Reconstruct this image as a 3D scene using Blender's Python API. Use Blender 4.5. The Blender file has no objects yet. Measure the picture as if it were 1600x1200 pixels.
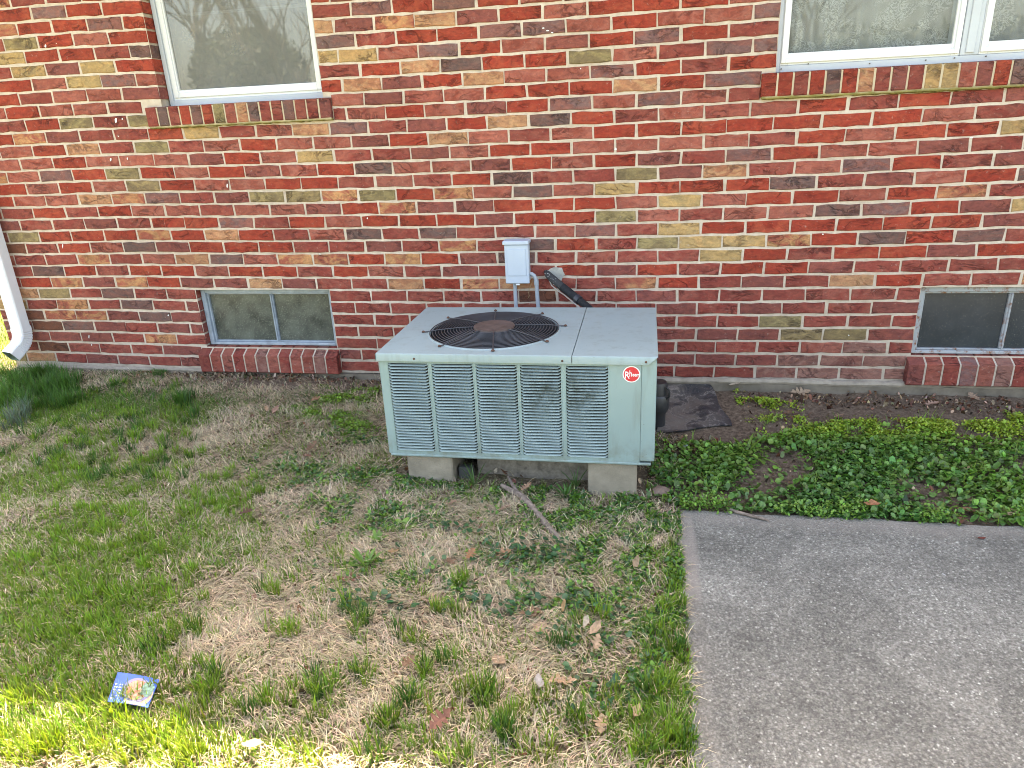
import bpy, math, random
import numpy as np
from mathutils import Vector, Matrix

S = bpy.context.scene
COL = S.collection
rnd = random.Random(7)
rng = np.random.default_rng(11)
PI = math.pi

# ------------------------------------------------------------------ camera
F, PITCH, YAW, ROLL = 1109.0, .3593, -.1926, .0478
CX0, CH, CD = 3.587, 1.2967, 3.6465
cam = bpy.data.cameras.new('camera'); camo = bpy.data.objects.new('camera', cam); COL.objects.link(camo)
cam.sensor_fit = 'HORIZONTAL'; cam.sensor_width = 36.0; cam.lens = 36.0 * F / 1600.0
cam.clip_start = .02; cam.clip_end = 500
_cy, _sy = math.cos(YAW), math.sin(YAW); _cp, _sp = math.cos(PITCH), math.sin(PITCH); _cr, _sr = math.cos(ROLL), math.sin(ROLL)
_R0 = Vector((_cy, -_sy, 0)); _F0 = Vector((_sy * _cp, _cy * _cp, -_sp)); _U0 = Vector((_sy * _sp, _cy * _sp, _cp))
_R = _R0 * _cr + _U0 * -_sr
_U = _R0 * _sr + _U0 * _cr
# image u = cr*x - sr*up ; v = sr*x + cr*up
_M = Matrix(((_R.x, _U.x, -_F0.x), (_R.y, _U.y, -_F0.y), (_R.z, _U.z, -_F0.z)))
camo.matrix_world = Matrix.Translation((CX0, -CD, CH)) @ _M.to_4x4()
S.camera = camo

# ------------------------------------------------------------------ world, sun, exposure
SUN_EL = math.radians(57.6); SUN_AZ_X = -0.05      # the sun stands behind the house, a touch to the left
sd = Vector((SUN_AZ_X, 1, 0)).normalized() * math.cos(SUN_EL) + Vector((0, 0, math.sin(SUN_EL)))
w = bpy.data.worlds.new('World'); S.world = w; w.use_nodes = True
nt = w.node_tree; nt.nodes.clear()
sky = nt.nodes.new('ShaderNodeTexSky'); sky.sky_type = 'NISHITA'; sky.sun_disc = False
sky.sun_elevation = SUN_EL; sky.sun_rotation = math.atan2(sd.x, sd.y)
sky.air_density = 1.0; sky.dust_density = 3.0; sky.ozone_density = 1.0
bg = nt.nodes.new('ShaderNodeBackground'); bg.inputs[1].default_value = .15
out = nt.nodes.new('ShaderNodeOutputWorld')
nt.links.new(sky.outputs[0], bg.inputs[0]); nt.links.new(bg.outputs[0], out.inputs[0])
sl = bpy.data.lights.new('sun', 'SUN'); sl.energy = 5; sl.angle = math.radians(.55); sl.color = (1, .95, .86)
so = bpy.data.objects.new('sun', sl); COL.objects.link(so)
so.rotation_euler = sd.to_track_quat('Z', 'Y').to_euler(); so.location = (0, 4, 8)
vs = S.view_settings
vs.view_transform = 'Standard'; vs.look = 'None'; vs.gamma = 1; vs.use_curve_mapping = False
vs.exposure = 2.88
try:
    vs.use_white_balance = True; vs.white_balance_temperature = 8600; vs.white_balance_tint = 12
except Exception: pass
S.cycles.use_denoising = True; S.cycles.filter_width = 1.0
S.cycles.max_bounces = 6; S.cycles.transparent_max_bounces = 12
S.cycles.sample_clamp_indirect = 6

# ------------------------------------------------------------------ picture to place
C0 = Vector((CX0, -CD, CH))
def ray(px, py):
    uu = (px - 800) / F; ww = (600 - py) / F
    return (_R * uu + _U * ww + _F0)
def onY(px, py, Y=0.):
    d = ray(px, py); return C0 + d * ((Y + CD) / d.y)
def onZ(px, py, Z):
    d = ray(px, py); return C0 + d * ((Z - CH) / d.z)
def onG(px, py):
    z = -.15
    for _ in range(6):
        p = onZ(px, py, z); z = gz(p.x, p.y)
    return Vector((p.x, p.y, z))
def ss(a, b, x):
    t = np.clip((np.asarray(x, float) - a) / (b - a), 0, 1); return t * t * (3 - 2 * t)
def gz(x, y):
    x = np.asarray(x, float); y = np.asarray(y, float)
    s = .055 + .03 * ss(2.3, 3.6, x)
    g = -.068 - .034 * ss(1.5, 2.5, x) - s * np.clip(-y, 0, 1.1) - .004 * np.clip(-y - 1.1, 0, 2)
    g = g + .006 * np.sin(7.1 * x + 1.3) * np.sin(6.3 * y) + .004 * np.sin(17 * x + 5 * y) * np.sin(15 * y - 3 * x)
    return g if g.shape else float(g)
def lin(c):
    return tuple((v / 255 / 12.92 if v <= 10 else ((v / 255 + .055) / 1.055) ** 2.4) for v in c)

# ------------------------------------------------------------------ object helpers
def tag(o, label=None, cat=None, group=None, kind=None):
    if label: o['label'] = label
    if cat: o['category'] = cat
    if group: o['group'] = group
    if kind: o['kind'] = kind
    return o
def empty(name, loc, label, cat, group=None, rz=0):
    o = bpy.data.objects.new(name, None); COL.objects.link(o); o.location = loc; o.rotation_euler = (0, 0, rz)
    o.empty_display_size = .05
    return tag(o, label, cat, group)
def link(name, me, parent=None):
    o = bpy.data.objects.new(name, me); COL.objects.link(o)
    if parent: o.parent = parent
    return o

class MB:
    """collects verts / faces; build() links ONE mesh object"""
    def __init__(s): s.v = []; s.f = []; s.c = []; s.c2 = []; s.cur = None; s.cur2 = None
    def add(s, vs_, fs):
        o = len(s.v); s.v += [tuple(v) for v in vs_]; s.f += [tuple(i + o for i in f) for f in fs]
        s.c += [s.cur] * len(vs_); s.c2 += [s.cur2] * len(vs_)
    def box(s, x0, x1, y0, y1, z0, z1):
        s.add([(x0, y0, z0), (x1, y0, z0), (x1, y1, z0), (x0, y1, z0), (x0, y0, z1), (x1, y0, z1), (x1, y1, z1), (x0, y1, z1)],
              [(0, 3, 2, 1), (4, 5, 6, 7), (0, 1, 5, 4), (1, 2, 6, 5), (2, 3, 7, 6), (3, 0, 4, 7)])
    def bbox(s, x0, x1, y0, y1, z0, z1, b=.004):
        """box with every edge chamfered"""
        V = []; idx = {}
        for sx in (0, 1):
            for sy in (0, 1):
                for sz in (0, 1):
                    X, Y, Z = (x0, x1)[sx], (y0, y1)[sy], (z0, z1)[sz]
                    dx, dy, dz = (b, -b)[sx], (b, -b)[sy], (b, -b)[sz]
                    for a, p in enumerate(((X, Y + dy, Z + dz), (X + dx, Y, Z + dz), (X + dx, Y + dy, Z))):
                        idx[(sx, sy, sz, a)] = len(V); V.append(p)
        Fs = []
        for a in range(3):
            o1, o2 = [q for q in range(3) if q != a]
            for sa in (0, 1):
                q = []
                for (u, v) in ((0, 0), (1, 0), (1, 1), (0, 1)):
                    k = [0, 0, 0]; k[a] = sa; k[o1] = u; k[o2] = v; q.append(idx[(*k, a)])
                if (sa == 0) ^ (a == 1): q = q[::-1]
                Fs.append(tuple(q))
        for a in range(3):      # edges along axis a
            o1, o2 = [q for q in range(3) if q != a]
            for u in (0, 1):
                for v in (0, 1):
                    k0 = [0, 0, 0]; k1 = [0, 0, 0]; k0[a] = 0; k1[a] = 1
                    k0[o1] = k1[o1] = u; k0[o2] = k1[o2] = v
                    Fs.append((idx[(*k0, o1)], idx[(*k1, o1)], idx[(*k1, o2)], idx[(*k0, o2)]))
        for sx in (0, 1):
            for sy in (0, 1):
                for sz in (0, 1): Fs.append(tuple(idx[(sx, sy, sz, a)] for a in range(3)))
        s.add(V, Fs)
    def tube(s, pts, r, n=8, caps=True):
        pts = [Vector(p) for p in pts]; rs = r if isinstance(r, (list, tuple)) else [r] * len(pts)
        V = []; up = Vector((0, 0, 1)); prev = None
        for i, p in enumerate(pts):
            t = (pts[min(i + 1, len(pts) - 1)] - pts[max(i - 1, 0)])
            t = t.normalized() if t.length > 1e-9 else Vector((0, 0, 1))
            if prev is None:
                a = t.cross(up);
                if a.length < 1e-3: a = t.cross(Vector((1, 0, 0)))
            else: a = prev - t * prev.dot(t)
            a.normalize(); prev = a; b = t.cross(a)
            for k in range(n):
                q = 2 * PI * k / n; V.append(p + (a * math.cos(q) + b * math.sin(q)) * rs[i])
        Fs = [(i * n + k, i * n + (k + 1) % n, (i + 1) * n + (k + 1) % n, (i + 1) * n + k) for i in range(len(pts) - 1) for k in range(n)]
        if caps: Fs += [tuple(range(n))[::-1], tuple((len(pts) - 1) * n + k for k in range(n))]
        s.add(V, Fs)
    def lathe(s, prof, c, n=48, close=False):
        V = [(c[0] + r * math.cos(2 * PI * k / n), c[1] + r * math.sin(2 * PI * k / n), c[2] + z) for r, z in prof for k in range(n)]
        m = len(prof)
        Fs = [(i * n + k, i * n + (k + 1) % n, (i + 1) * n + (k + 1) % n, (i + 1) * n + k) for i in range(m - 1) for k in range(n)]
        if close: Fs += [tuple((m - 1) * n + k for k in range(n))]
        s.add(V, Fs)
    def build(s, name, mat, parent=None, smooth=False, origin=None):
        me = bpy.data.meshes.new(name); V = s.v
        if origin is not None:
            V = [(v[0] - origin[0], v[1] - origin[1], v[2] - origin[2]) for v in V]
        me.from_pydata(V, [], s.f); me.materials.append(mat)
        if s.c and s.c[0] is not None:
            a = me.color_attributes.new('col', 'FLOAT_COLOR', 'POINT'); a.data.foreach_set('color', np.array(s.c, np.float32).ravel())
        if s.c2 and s.c2[0] is not None:
            a = me.color_attributes.new('col2', 'FLOAT_COLOR', 'POINT'); a.data.foreach_set('color', np.array(s.c2, np.float32).ravel())
        if smooth:
            me.shade_smooth()
            try: me.set_sharp_from_angle(angle=math.radians(38))
            except Exception: pass
        me.update()
        o = link(name, me, parent)
        if origin is not None:
            o.location = Vector(origin) - (parent.location if parent else Vector())
        elif parent is not None and parent.location.length > 0:
            o.location = -parent.location
        return o

def big_mesh(name, verts, faces_list, mat, cols, parent=None):
    """verts (N,3); faces_list: list of int arrays (M,k)"""
    me = bpy.data.meshes.new(name); nv = len(verts)
    me.vertices.add(nv); me.vertices.foreach_set('co', np.asarray(verts, np.float32).ravel())
    loops = np.concatenate([f.ravel() for f in faces_list]).astype(np.int32)
    starts = []; o = 0
    for f in faces_list:
        starts.append(o + np.arange(len(f)) * f.shape[1]); o += f.size
    starts = np.concatenate(starts).astype(np.int32)
    me.loops.add(len(loops)); me.loops.foreach_set('vertex_index', loops)
    me.polygons.add(len(starts)); me.polygons.foreach_set('loop_start', starts)
    me.update(calc_edges=True); me.validate()
    if cols is not None:
        a = me.color_attributes.new('col', 'FLOAT_COLOR', 'POINT')
        a.data.foreach_set('color', np.concatenate([cols, np.ones((nv, 1))], 1).astype(np.float32).ravel())
    me.materials.append(mat)
    return link(name, me, parent)

# ------------------------------------------------------------------ materials
class NT:
    def __init__(s, name):
        s.m = bpy.data.materials.new(name); s.m.use_nodes = True; s.t = s.m.node_tree
        s.b = s.t.nodes['Principled BSDF']; s.o = s.t.nodes['Material Output']
    def n(s, typ, **kw):
        x = s.t.nodes.new('ShaderNode' + typ)
        for k, v in kw.items():
            if k.startswith('i_'): 
                key = k[2:]; key = int(key) if key.isdigit() else key.replace('_', ' ')
                x.inputs[key].default_value = v
            else: setattr(x, k, v)
        return x
    def l(s, a, b): s.t.links.new(a, b)
    def pos(s): return s.n('NewGeometry').outputs['Position']
    def noise(s, vec, scale, detail=4, rough=.55, dist=0):
        x = s.n('TexNoise'); x.inputs['Scale'].default_value = scale; x.inputs['Detail'].default_value = detail
        x.inputs['Roughness'].default_value = rough; x.inputs['Distortion'].default_value = dist
        if vec is not None: s.l(vec, x.inputs['Vector'])
        return x.outputs['Fac']
    def ramp(s, fac, stops, interp='LINEAR'):
        r = s.n('ValToRGB'); r.color_ramp.interpolation = interp; e = r.color_ramp.elements
        while len(e) < len(stops): e.new(.5)
        for q, (p, c) in zip(e, stops):
            q.position = p; q.color = (*c, 1) if isinstance(c, tuple) else (c, c, c, 1)
        s.l(fac, r.inputs[0]); return r.outputs[0]
    def mix(s, fac, a, b, mode='MIX'):
        x = s.n('Mix', data_type='RGBA', blend_type=mode)
        for ix, v in ((0, fac), (6, a), (7, b)):
            sock = x.inputs[ix]
            if hasattr(v, 'type'): s.l(v, sock)
            elif isinstance(v, tuple): sock.default_value = (*v, 1)
            else: sock.default_value = v if ix == 0 else (v, v, v, 1)
        return x.outputs[2]
    def math(s, op, a, b=0., clamp=False):
        x = s.n('Math', operation=op); x.use_clamp = clamp
        for i, v in enumerate((a, b)):
            if hasattr(v, 'type'): s.l(v, x.inputs[i])
            else: x.inputs[i].default_value = v
        return x.outputs[0]
    def bump(s, h, strength=.3, dist=.005, normal=None):
        x = s.n('Bump'); x.inputs['Strength'].default_value = strength; x.inputs['Distance'].default_value = dist
        s.l(h, x.inputs['Height'])
        if normal is not None: s.l(normal, x.inputs['Normal'])
        s.l(x.outputs[0], s.b.inputs['Normal']); return x.outputs[0]
    def set(s, col=None, rough=None, metal=None, spec=None):
        if col is not None:
            if hasattr(col, 'type'): s.l(col, s.b.inputs['Base Color'])
            else: s.b.inputs['Base Color'].default_value = (*col, 1)
        if rough is not None:
            if hasattr(rough, 'type'): s.l(rough, s.b.inputs['Roughness'])
            else: s.b.inputs['Roughness'].default_value = rough
        if metal is not None: s.b.inputs['Metallic'].default_value = metal
        if spec is not None: s.b.inputs['Specular IOR Level'].default_value = spec
        return s

def mat_brick():
    m = NT('fired_brick'); p = m.pos()
    c1 = m.n('Attribute', attribute_name='col').outputs; c2 = m.n('Attribute', attribute_name='col2').outputs
    off = m.n('VectorMath', operation='SCALE'); m.l(c1['Color'], off.inputs[0]); off.inputs['Scale'].default_value = 61.0
    sh = m.n('VectorMath', operation='ADD'); m.l(p, sh.inputs[0]); m.l(off.outputs[0], sh.inputs[1]); v = sh.outputs[0]
    st = m.n('Mapping'); st.inputs['Scale'].default_value = (.75, 1, 1.25); st.inputs['Rotation'].default_value = (0, .5, 0); m.l(v, st.inputs[0]); vv = st.outputs[0]
    patch = m.ramp(m.noise(vv, 11, 3, .6, 1.6), [(.42, 0.), (.58, 1.)])
    patch = m.math('MULTIPLY', patch, c2['Alpha'])
    base = m.mix(patch, c1['Color'], c2['Color'])
    n2 = m.noise(vv, 38, 5, .7, 1.2)
    base = m.mix(m.ramp(n2, [(.3, 0.), (.75, 1.)]), m.mix(1., base, (.66, .66, .70), 'MULTIPLY'), m.mix(1., base, (1.38, 1.34, 1.28), 'MULTIPLY'))
    vn = m.noise(vv, 12, 4, .6, .9)
    vein = m.ramp(m.math('ABSOLUTE', m.math('SUBTRACT', vn, .5)), [(0., 1.), (.016, .8), (.05, 0.)])
    gate = m.ramp(m.noise(vv, 9, 3), [(.46, 0.), (.62, 1.)])
    vein = m.math('MULTIPLY', vein, gate)
    base = m.mix(m.math('MULTIPLY', vein, .8), base, m.mix(1., base, (.36, .33, .36), 'MULTIPLY'))
    pit = m.ramp(m.noise(vv, 95, 3, .6), [(.27, 1.), (.36, 0.)]); base = m.mix(m.math('MULTIPLY', pit, .6), base, m.mix(1., base, (.4, .38, .4), 'MULTIPLY'))
    # lime bloom and smears of mortar
    bl = m.ramp(m.noise(p, 48, 5, .75), [(.60, 0.), (.74, 1.)])
    base = m.mix(m.math('MULTIPLY', bl, .5), base, (.5, .42, .36))
    dirt = m.ramp(m.noise(p, 2.3, 4, .6), [(.35, .84), (.65, 1.06)])
    base = m.mix(1., base, dirt, 'MULTIPLY')
    m.set(base, .82, spec=.35)
    h = m.math('ADD', m.math('MULTIPLY', m.noise(vv, 60, 5, .7), 1.), m.math('MULTIPLY', vein, -1.2))
    h = m.math('ADD', h, m.math('MULTIPLY', m.noise(vv, 14, 3, .5, 2.), .9))
    m.bump(h, .75, .005); return m.m

def mat_mortar():
    m = NT('mortar'); p = m.pos()
    c = m.ramp(m.noise(p, 26, 6, .7), [(.25, lin((176, 160, 146))), (.5, lin((200, 186, 172))), (.8, lin((216, 206, 194)))])
    c = m.mix(1., c, m.ramp(m.noise(p, 1.6, 3), [(.35, (.86, .84, .82)), (.65, (1., 1., 1.))]), 'MULTIPLY')
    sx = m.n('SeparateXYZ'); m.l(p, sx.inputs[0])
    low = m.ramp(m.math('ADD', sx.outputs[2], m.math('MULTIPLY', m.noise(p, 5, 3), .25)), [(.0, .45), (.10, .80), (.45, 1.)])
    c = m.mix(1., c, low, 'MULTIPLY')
    m.set(c, .95, spec=.2); m.bump(m.noise(p, 170, 5, .75), .8, .003); return m.m

def simple(name, col, rough=.6, spec=.5, metal=0., var=.12, scale=9, bump=0., bscale=120, bdist=.002):
    m = NT(name); p = m.pos()
    c = m.mix(m.ramp(m.noise(p, scale, 5, .6), [(.3, 0.), (.7, 1.)]), tuple(v * (1 - var) for v in col), tuple(min(1, v * (1 + var)) for v in col))
    m.set(c, rough, metal, spec)
    if bump: m.bump(m.noise(p, bscale, 5, .7), bump, bdist)
    return m.m

def mat_leaf(name, rough=.55, trans=.35, var=.25, spec=.35):
    m = NT(name); p = m.pos(); c = m.n('Attribute', attribute_name='col').outputs['Color']
    c = m.mix(m.ramp(m.noise(p, 90, 3), [(.3, 0.), (.7, 1.)]), m.mix(1., c, (1 - var,) * 3, 'MULTIPLY'), m.mix(1., c, (1 + var,) * 3, 'MULTIPLY'))
    m.set(c, rough, spec=spec)
    tr = m.n('BsdfTranslucent'); m.l(m.mix(1., c, (1.25, 1.2, .7), 'MULTIPLY'), tr.inputs[0])
    mx = m.n('MixShader'); mx.inputs[0].default_value = trans
    m.l(m.b.outputs[0], mx.inputs[1]); m.l(tr.outputs[0], mx.inputs[2]); m.l(mx.outputs[0], m.o.inputs[0]); return m.m

def mat_glass(name, refl=.14, tint=(.85, .87, .86), dust_haze=.18, dust_haze_col=(.2, .2, .19), rough=.02, dscale=60):
    m = NT(name); p = m.pos(); t = m.t
    gl = m.n('BsdfGlossy'); gl.inputs['Roughness'].default_value = rough; gl.inputs[0].default_value = (1, 1, 1, 1)
    tr = m.n('BsdfTransparent'); tr.inputs[0].default_value = (*tint, 1)
    df = m.n('BsdfDiffuse'); m.l(m.mix(m.noise(p, dscale, 5, .8), tuple(.6 * v for v in dust_haze_col), tuple(1.5 * v for v in dust_haze_col)), df.inputs[0])
    lw = m.n('LayerWeight'); lw.inputs[0].default_value = .25
    f = m.math('ADD', m.math('MULTIPLY', lw.outputs['Fresnel'], .5), refl, True)
    a = m.n('MixShader'); m.l(m.math('MULTIPLY', m.ramp(m.noise(p, 4, 3), [(.3, .75), (.7, 1.2)]), dust_haze), a.inputs[0]); m.l(tr.outputs[0], a.inputs[1]); m.l(df.outputs[0], a.inputs[2])
    b = m.n('MixShader'); m.l(f, b.inputs[0]); m.l(a.outputs[0], b.inputs[1]); m.l(gl.outputs[0], b.inputs[2])
    m.l(b.outputs[0], m.o.inputs[0]); return m.m

M = {}
M['brick'] = mat_brick(); M['mortar'] = mat_mortar()
M['concrete_old'] = simple('old_concrete', (.175, .15, .12), .95, .2, var=.3, scale=14, bump=.8, bscale=90, bdist=.004)
M['wash'] = simple('mortar_wash', (.30, .26, .215), .95, .2, var=.25, scale=22, bump=.7, bscale=70, bdist=.004)
M['vinyl'] = simple('white_vinyl', (.72, .74, .76), .35, .5, var=.04, scale=3)
M['alu'] = simple('white_aluminium', (.70, .73, .78), .35, .5, var=.05, scale=6)
M['wrap'] = simple('grey_white_trim', (.48, .52, .57), .4, .5, var=.05)
M['dark'] = simple('dark_interior', (.02, .02, .02), .9)
M['inner'] = simple('interior_wall', (.25, .24, .22), .9)
M['shingle'] = simple('grey_shingle', (.10, .095, .09), .95, var=.3, scale=30)
M['soffit'] = simple('white_soffit', (.7, .7, .7), .6)

# ------------------------------------------------------------------ the brick field
CXc = [3.03, -4.92, -2.91, -0.53, -6.54, -0.57, -1.94, -2.3, 7.42, 11.14]
CYc = [1.24, 1.73, 2.29, -1.37, 2.31, 0.93, -0.31, -7.82, -2.29, 1.0]
BW, BH = 3.0785 * .0677, .0677
def W(i, k):
    """brick grid -> wall (X, Z): courses of a real wall wander by a few millimetres"""
    a = min(max(i, 0.), 26.) / 13 - 1; b = min(max(k, 0.), 27.5) / 13 - 1
    cx = cy = 0; n = 0
    for m_ in range(4):
        for q in range(4 - m_):
            t = a ** m_ * b ** q; cx += CXc[n] * t; cy += CYc[n] * t; n += 1
    sc = 1 / 275.
    cy = max(-5, min(5, cy))
    return i * BW + cx * sc, k * BH - cy * sc

PAL = {'R': ((172, 64, 48), (190, 90, 66), .5), 'M': ((160, 73, 64), (178, 102, 88), .55), 'P': ((184, 108, 94), (162, 74, 60), .6),
       'W': ((148, 82, 76), (166, 92, 80), .65), 'V': ((140, 104, 102), (162, 100, 90), .75), 'D': ((124, 96, 92), (146, 98, 90), .75),
       'T': ((210, 158, 120), (184, 116, 90), .55), 'Y': ((208, 168, 116), (176, 152, 110), .6), 'O': ((168, 148, 106), (128, 108, 84), .6),
       'X': ((180, 100, 82), (214, 158, 112), .85), 'S': ((138, 84, 64), (110, 74, 66), .6), 'L': ((176, 128, 116), (150, 92, 84), .6)}
ROWS = {28: [(1, 'RVRR')], 27: [(.5, 'XRRVR'), (9.5, 'MVRDR')], 26: [(1, 'ORPR'), (9, 'TWXTWRPRRRP')],
 25: [(.5, 'YRRMD'), (9.5, 'DMRRVVPRPPV')], 24: [(0, 'MYWYR'), (9, 'YYPVRPWRVRM')], 23: [(.5, 'RPYVP'), (9.5, 'MRTDRROPMVV')],
 22: [(0, 'RMPPW'), (9, 'RTWRTPPVRMR')], 21: [(.5, 'RPPMM'), (9.5, 'PWMPRRRTRVM')], 20: [(0, 'MROMO'), (9, 'MMRPWRVPVPM')],
 19: [(-.5, 'RXWMMRYMPTVMWRTDRMPMMRMRMW')], 18: [(0, 'PRTMOMPRPPWRTPMPRRRRRRRPM')], 17: [(-.5, 'PPRPPPWRPYMMWPRRPPPPMRPRRY')],
 16: [(0, 'PVRORPRWPRDPPWRPRWMVRPPWM')], 15: [(-.5, 'RPRPORPPRRMPMRDMMOWTMPVRMW')], 14: [(-1, 'RPPTXVMWOOXORXPDPYRRRDMWPRD')],
 13: [(-.5, 'MRMRPMMPPWRXWWRRRPYPRRPRXM')], 12: [(-1, 'WMMWMRRVMRPRRRWRROPMPPDVRWY')], 11: [(-.5, 'ORRRXRTRMPDMDMMPVMYRRRRRRW')],
 10: [(-1, 'SMRPDWRRRMMWMXMDRMOYYXRDRDM')], 9: [(-.5, 'MMXMPTDPXXRXRWDMPMMYRMRRWR')], 8: [(-1, 'MDRMRRPRRMRPMWMMRWRMRRWMMMM')],
 7: [(-.5, 'RXWXRWWTWMMTRXTMMXRMWMTRMMX')], 6: [(-1, 'TOMDMM'), (8, 'WMMMMMSMMWMMMMMM')], 5: [(-.5, 'MXMDMW'), (8.5, 'MMMMMMMMMWMWMMW')],
 4: [(-1, 'SXXWDW'), (8, 'MMMMMMMMMMMMOMMM')], 3: [(-.5, 'SDWMWW'), (8.5, 'MMMMMMMMMWWWOOW')], 2: [(-1, 'WWWMXM'), (8, 'MMMMMMMMMMMMMPLM')],
 1: [(-.5, 'SMMMWW'), (8.5, 'WMMMMMMMMWWWLLL')], 0: [(-1, 'TMWWMW'), (9, 'MMMMMMMMMMMLLLL')]}
def letter(k, j):
    for s0, st in ROWS.get(k, []):
        q = j - s0
        if abs(q - round(q)) < .01 and 0 <= round(q) < len(st): return st[int(round(q))]
    return rnd.choice('RRRRMMMMMPPPPWWWVDTYOX')
def colours(ch, dim=1.):
    a, b, pv = PAL[ch]
    a = np.array(lin(a)); b = np.array(lin(b))
    g = 1 + rnd.uniform(-.09, .09); h = 1 + rnd.uniform(-.05, .05)
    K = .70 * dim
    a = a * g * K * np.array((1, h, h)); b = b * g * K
    return (*a, 1.), (*b, max(0, min(1, pv + rnd.uniform(-.25, .25))))

XL, XRt, ZTOP = -.335, 12.4, 2.78
WIN = {'LW': (1.06, 1.972, 1.43, 2.62), 'RW': (4.155, 5.80, 1.43, 2.62), 'BL': (1.035, 1.862, .098, .442), 'BR': (4.905, 5.73, .098, .442)}
SILL = {'LW': (.972, 2.015, 1.334, 1.43), 'RW': (4.095, 5.86, 1.330, 1.43), 'BL': (1.0, 1.872, -.045, .098), 'BR': (4.888, 5.75, -.045, .098)}
HOLES = list(WIN.values()) + list(SILL.values())

def brick_geo(mb, q, y0, y1, ch=None, dim=1., jit=.0030, bev=.0035):
    """q = 4 corners (x,z) BL BR TR TL of the face; face at y0 (nearest), body back to y1"""
    if ch: mb.cur, mb.cur2 = colours(ch, dim)
    n = [4, 1, 4, 1]; P = []
    for e in range(4):
        a, b = q[e], q[(e + 1) % 4]
        for t in range(n[e]):
            f = t / n[e]; c_ = .06 if t == 0 else 0
            x = a[0] + (b[0] - a[0]) * f; z = a[1] + (b[1] - a[1]) * f
            P.append([x + rnd.uniform(-jit, jit), z + rnd.uniform(-jit, jit)])
    cx = sum(p[0] for p in P) / len(P); cz = sum(p[1] for p in P) / len(P); m_ = len(P)
    V = [(p[0] + (bev if p[0] < cx else -bev), y0 + rnd.uniform(-.0008, .0008), p[1] + (bev if p[1] < cz else -bev)) for p in P]
    V += [(p[0], y0 + bev * .9, p[1]) for p in P]
    V += [(p[0], y1, p[1]) for p in P]
    Fs = [tuple(range(m_))]
    for r_ in (0, 1):
        Fs += [(r_ * m_ + k, (r_ + 1) * m_ + k, (r_ + 1) * m_ + (k + 1) % m_, r_ * m_ + (k + 1) % m_) for k in range(m_)]
    mb.add(V, Fs)

house = empty('brick_house', (3, 0, -.1), 'red brick house wall with mottled tan and purple bricks behind the green condenser', 'house')
def clip(x0, x1, z0, z1):
    """cut a brick's span by the openings; returns (x0, x1) or None"""
    for hx0, hx1, hz0, hz1 in HOLES:
        zc = (z0 + z1) / 2
        lo = hz0 - .012; hi = hz1 + .004
        if lo < zc < hi:
            if x0 >= hx0 - .01 and x1 <= hx1 + .01: return None
            if x0 < hx0 < x1: 
                if x1 > hx1: return None
                x1 = hx0 - .002
            elif x0 < hx1 < x1: x0 = hx1 + .002
    x0 = max(x0, XL + .002); x1 = min(x1, XRt)
    return (x0, x1) if x1 - x0 > .045 else None
cells = []
NK = int((ZTOP + .03) / BH) + 1
for k in range(0, NK):
    off = 0 if k % 2 == 0 else .5
    for j0 in range(-3, int(XRt / BW) + 2):
        j = j0 + off
        jj = rnd.uniform(-.003, .003)
        (xa, za), (xb, zb) = W(j, k), W(j + 1, k)
        xa += .0054; xb -= .0054; xa += jj; xb += jj * .6
        if j < -1: xa, xb = j * BW + W(0, k)[0] + .005, (j + 1) * BW + W(0, k)[0] - .005
        hh = BH / 2 - .0060
        c = clip(xa, xb, za - hh, za + hh)
        if not c: continue
        zl = za; zr = zb
        ch = letter(k, j)
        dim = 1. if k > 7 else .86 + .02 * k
        cells.append((k, j, c[0], c[1], zl, zr, hh, ch, dim))
rows_ = {}
for n_, c in enumerate(cells): rows_.setdefault(c[0], []).append(n_)
for k, ids in rows_.items():        # bricks next to an opening run right up to its jamb
    for n_ in ids:
        c = list(cells[n_]); zc = c[4]
        for hx0, hx1, hz0, hz1 in HOLES:
            if hz0 - .012 < zc < hz1 + .004:
                if 0 < hx0 - c[3] < .075 and not any(m_ != n_ and c[3] - .01 < cells[m_][2] < hx0 for m_ in ids): c[3] = hx0 - .002
                if 0 < c[2] - hx1 < .075 and not any(m_ != n_ and hx1 < cells[m_][3] < c[2] + .01 for m_ in ids): c[2] = hx1 + .002
        cells[n_] = tuple(c)
def img(x, z):
    v = Vector((x, 0, z)) - C0; fw = v.dot(_F0)
    return 800 + F * v.dot(_R) / fw, 600 - F * v.dot(_U) / fw
def seen_size(c):
    x = (c[2] + c[3]) / 2; px, py = img(x, c[4])
    if not (4 < px < 1596 and 4 < py < 1196): return 0
    if 600 < px < 1020 and py > 490: return 0
    d = (Vector((x, 0, c[4])) - C0).length
    return (c[3] - c[2]) / d ** 2
order = sorted(range(len(cells)), key=lambda n_: -seen_size(cells[n_])); single = set(order[:300])
rest = MB(); nb = 0
for n_, (k, j, x0, x1, zl, zr, hh, ch, dim) in enumerate(cells):
    prd = rnd.uniform(-.0015, .0015)
    q = [(x0, zl - hh), (x1, zr - hh), (x1, zr + hh), (x0, zl + hh)]
    if n_ in single:
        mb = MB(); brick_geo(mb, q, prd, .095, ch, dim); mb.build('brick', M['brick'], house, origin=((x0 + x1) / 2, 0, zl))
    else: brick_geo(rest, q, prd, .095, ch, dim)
tag(rest.build('brickwork', M['brick'], house), kind='stuff')

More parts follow.
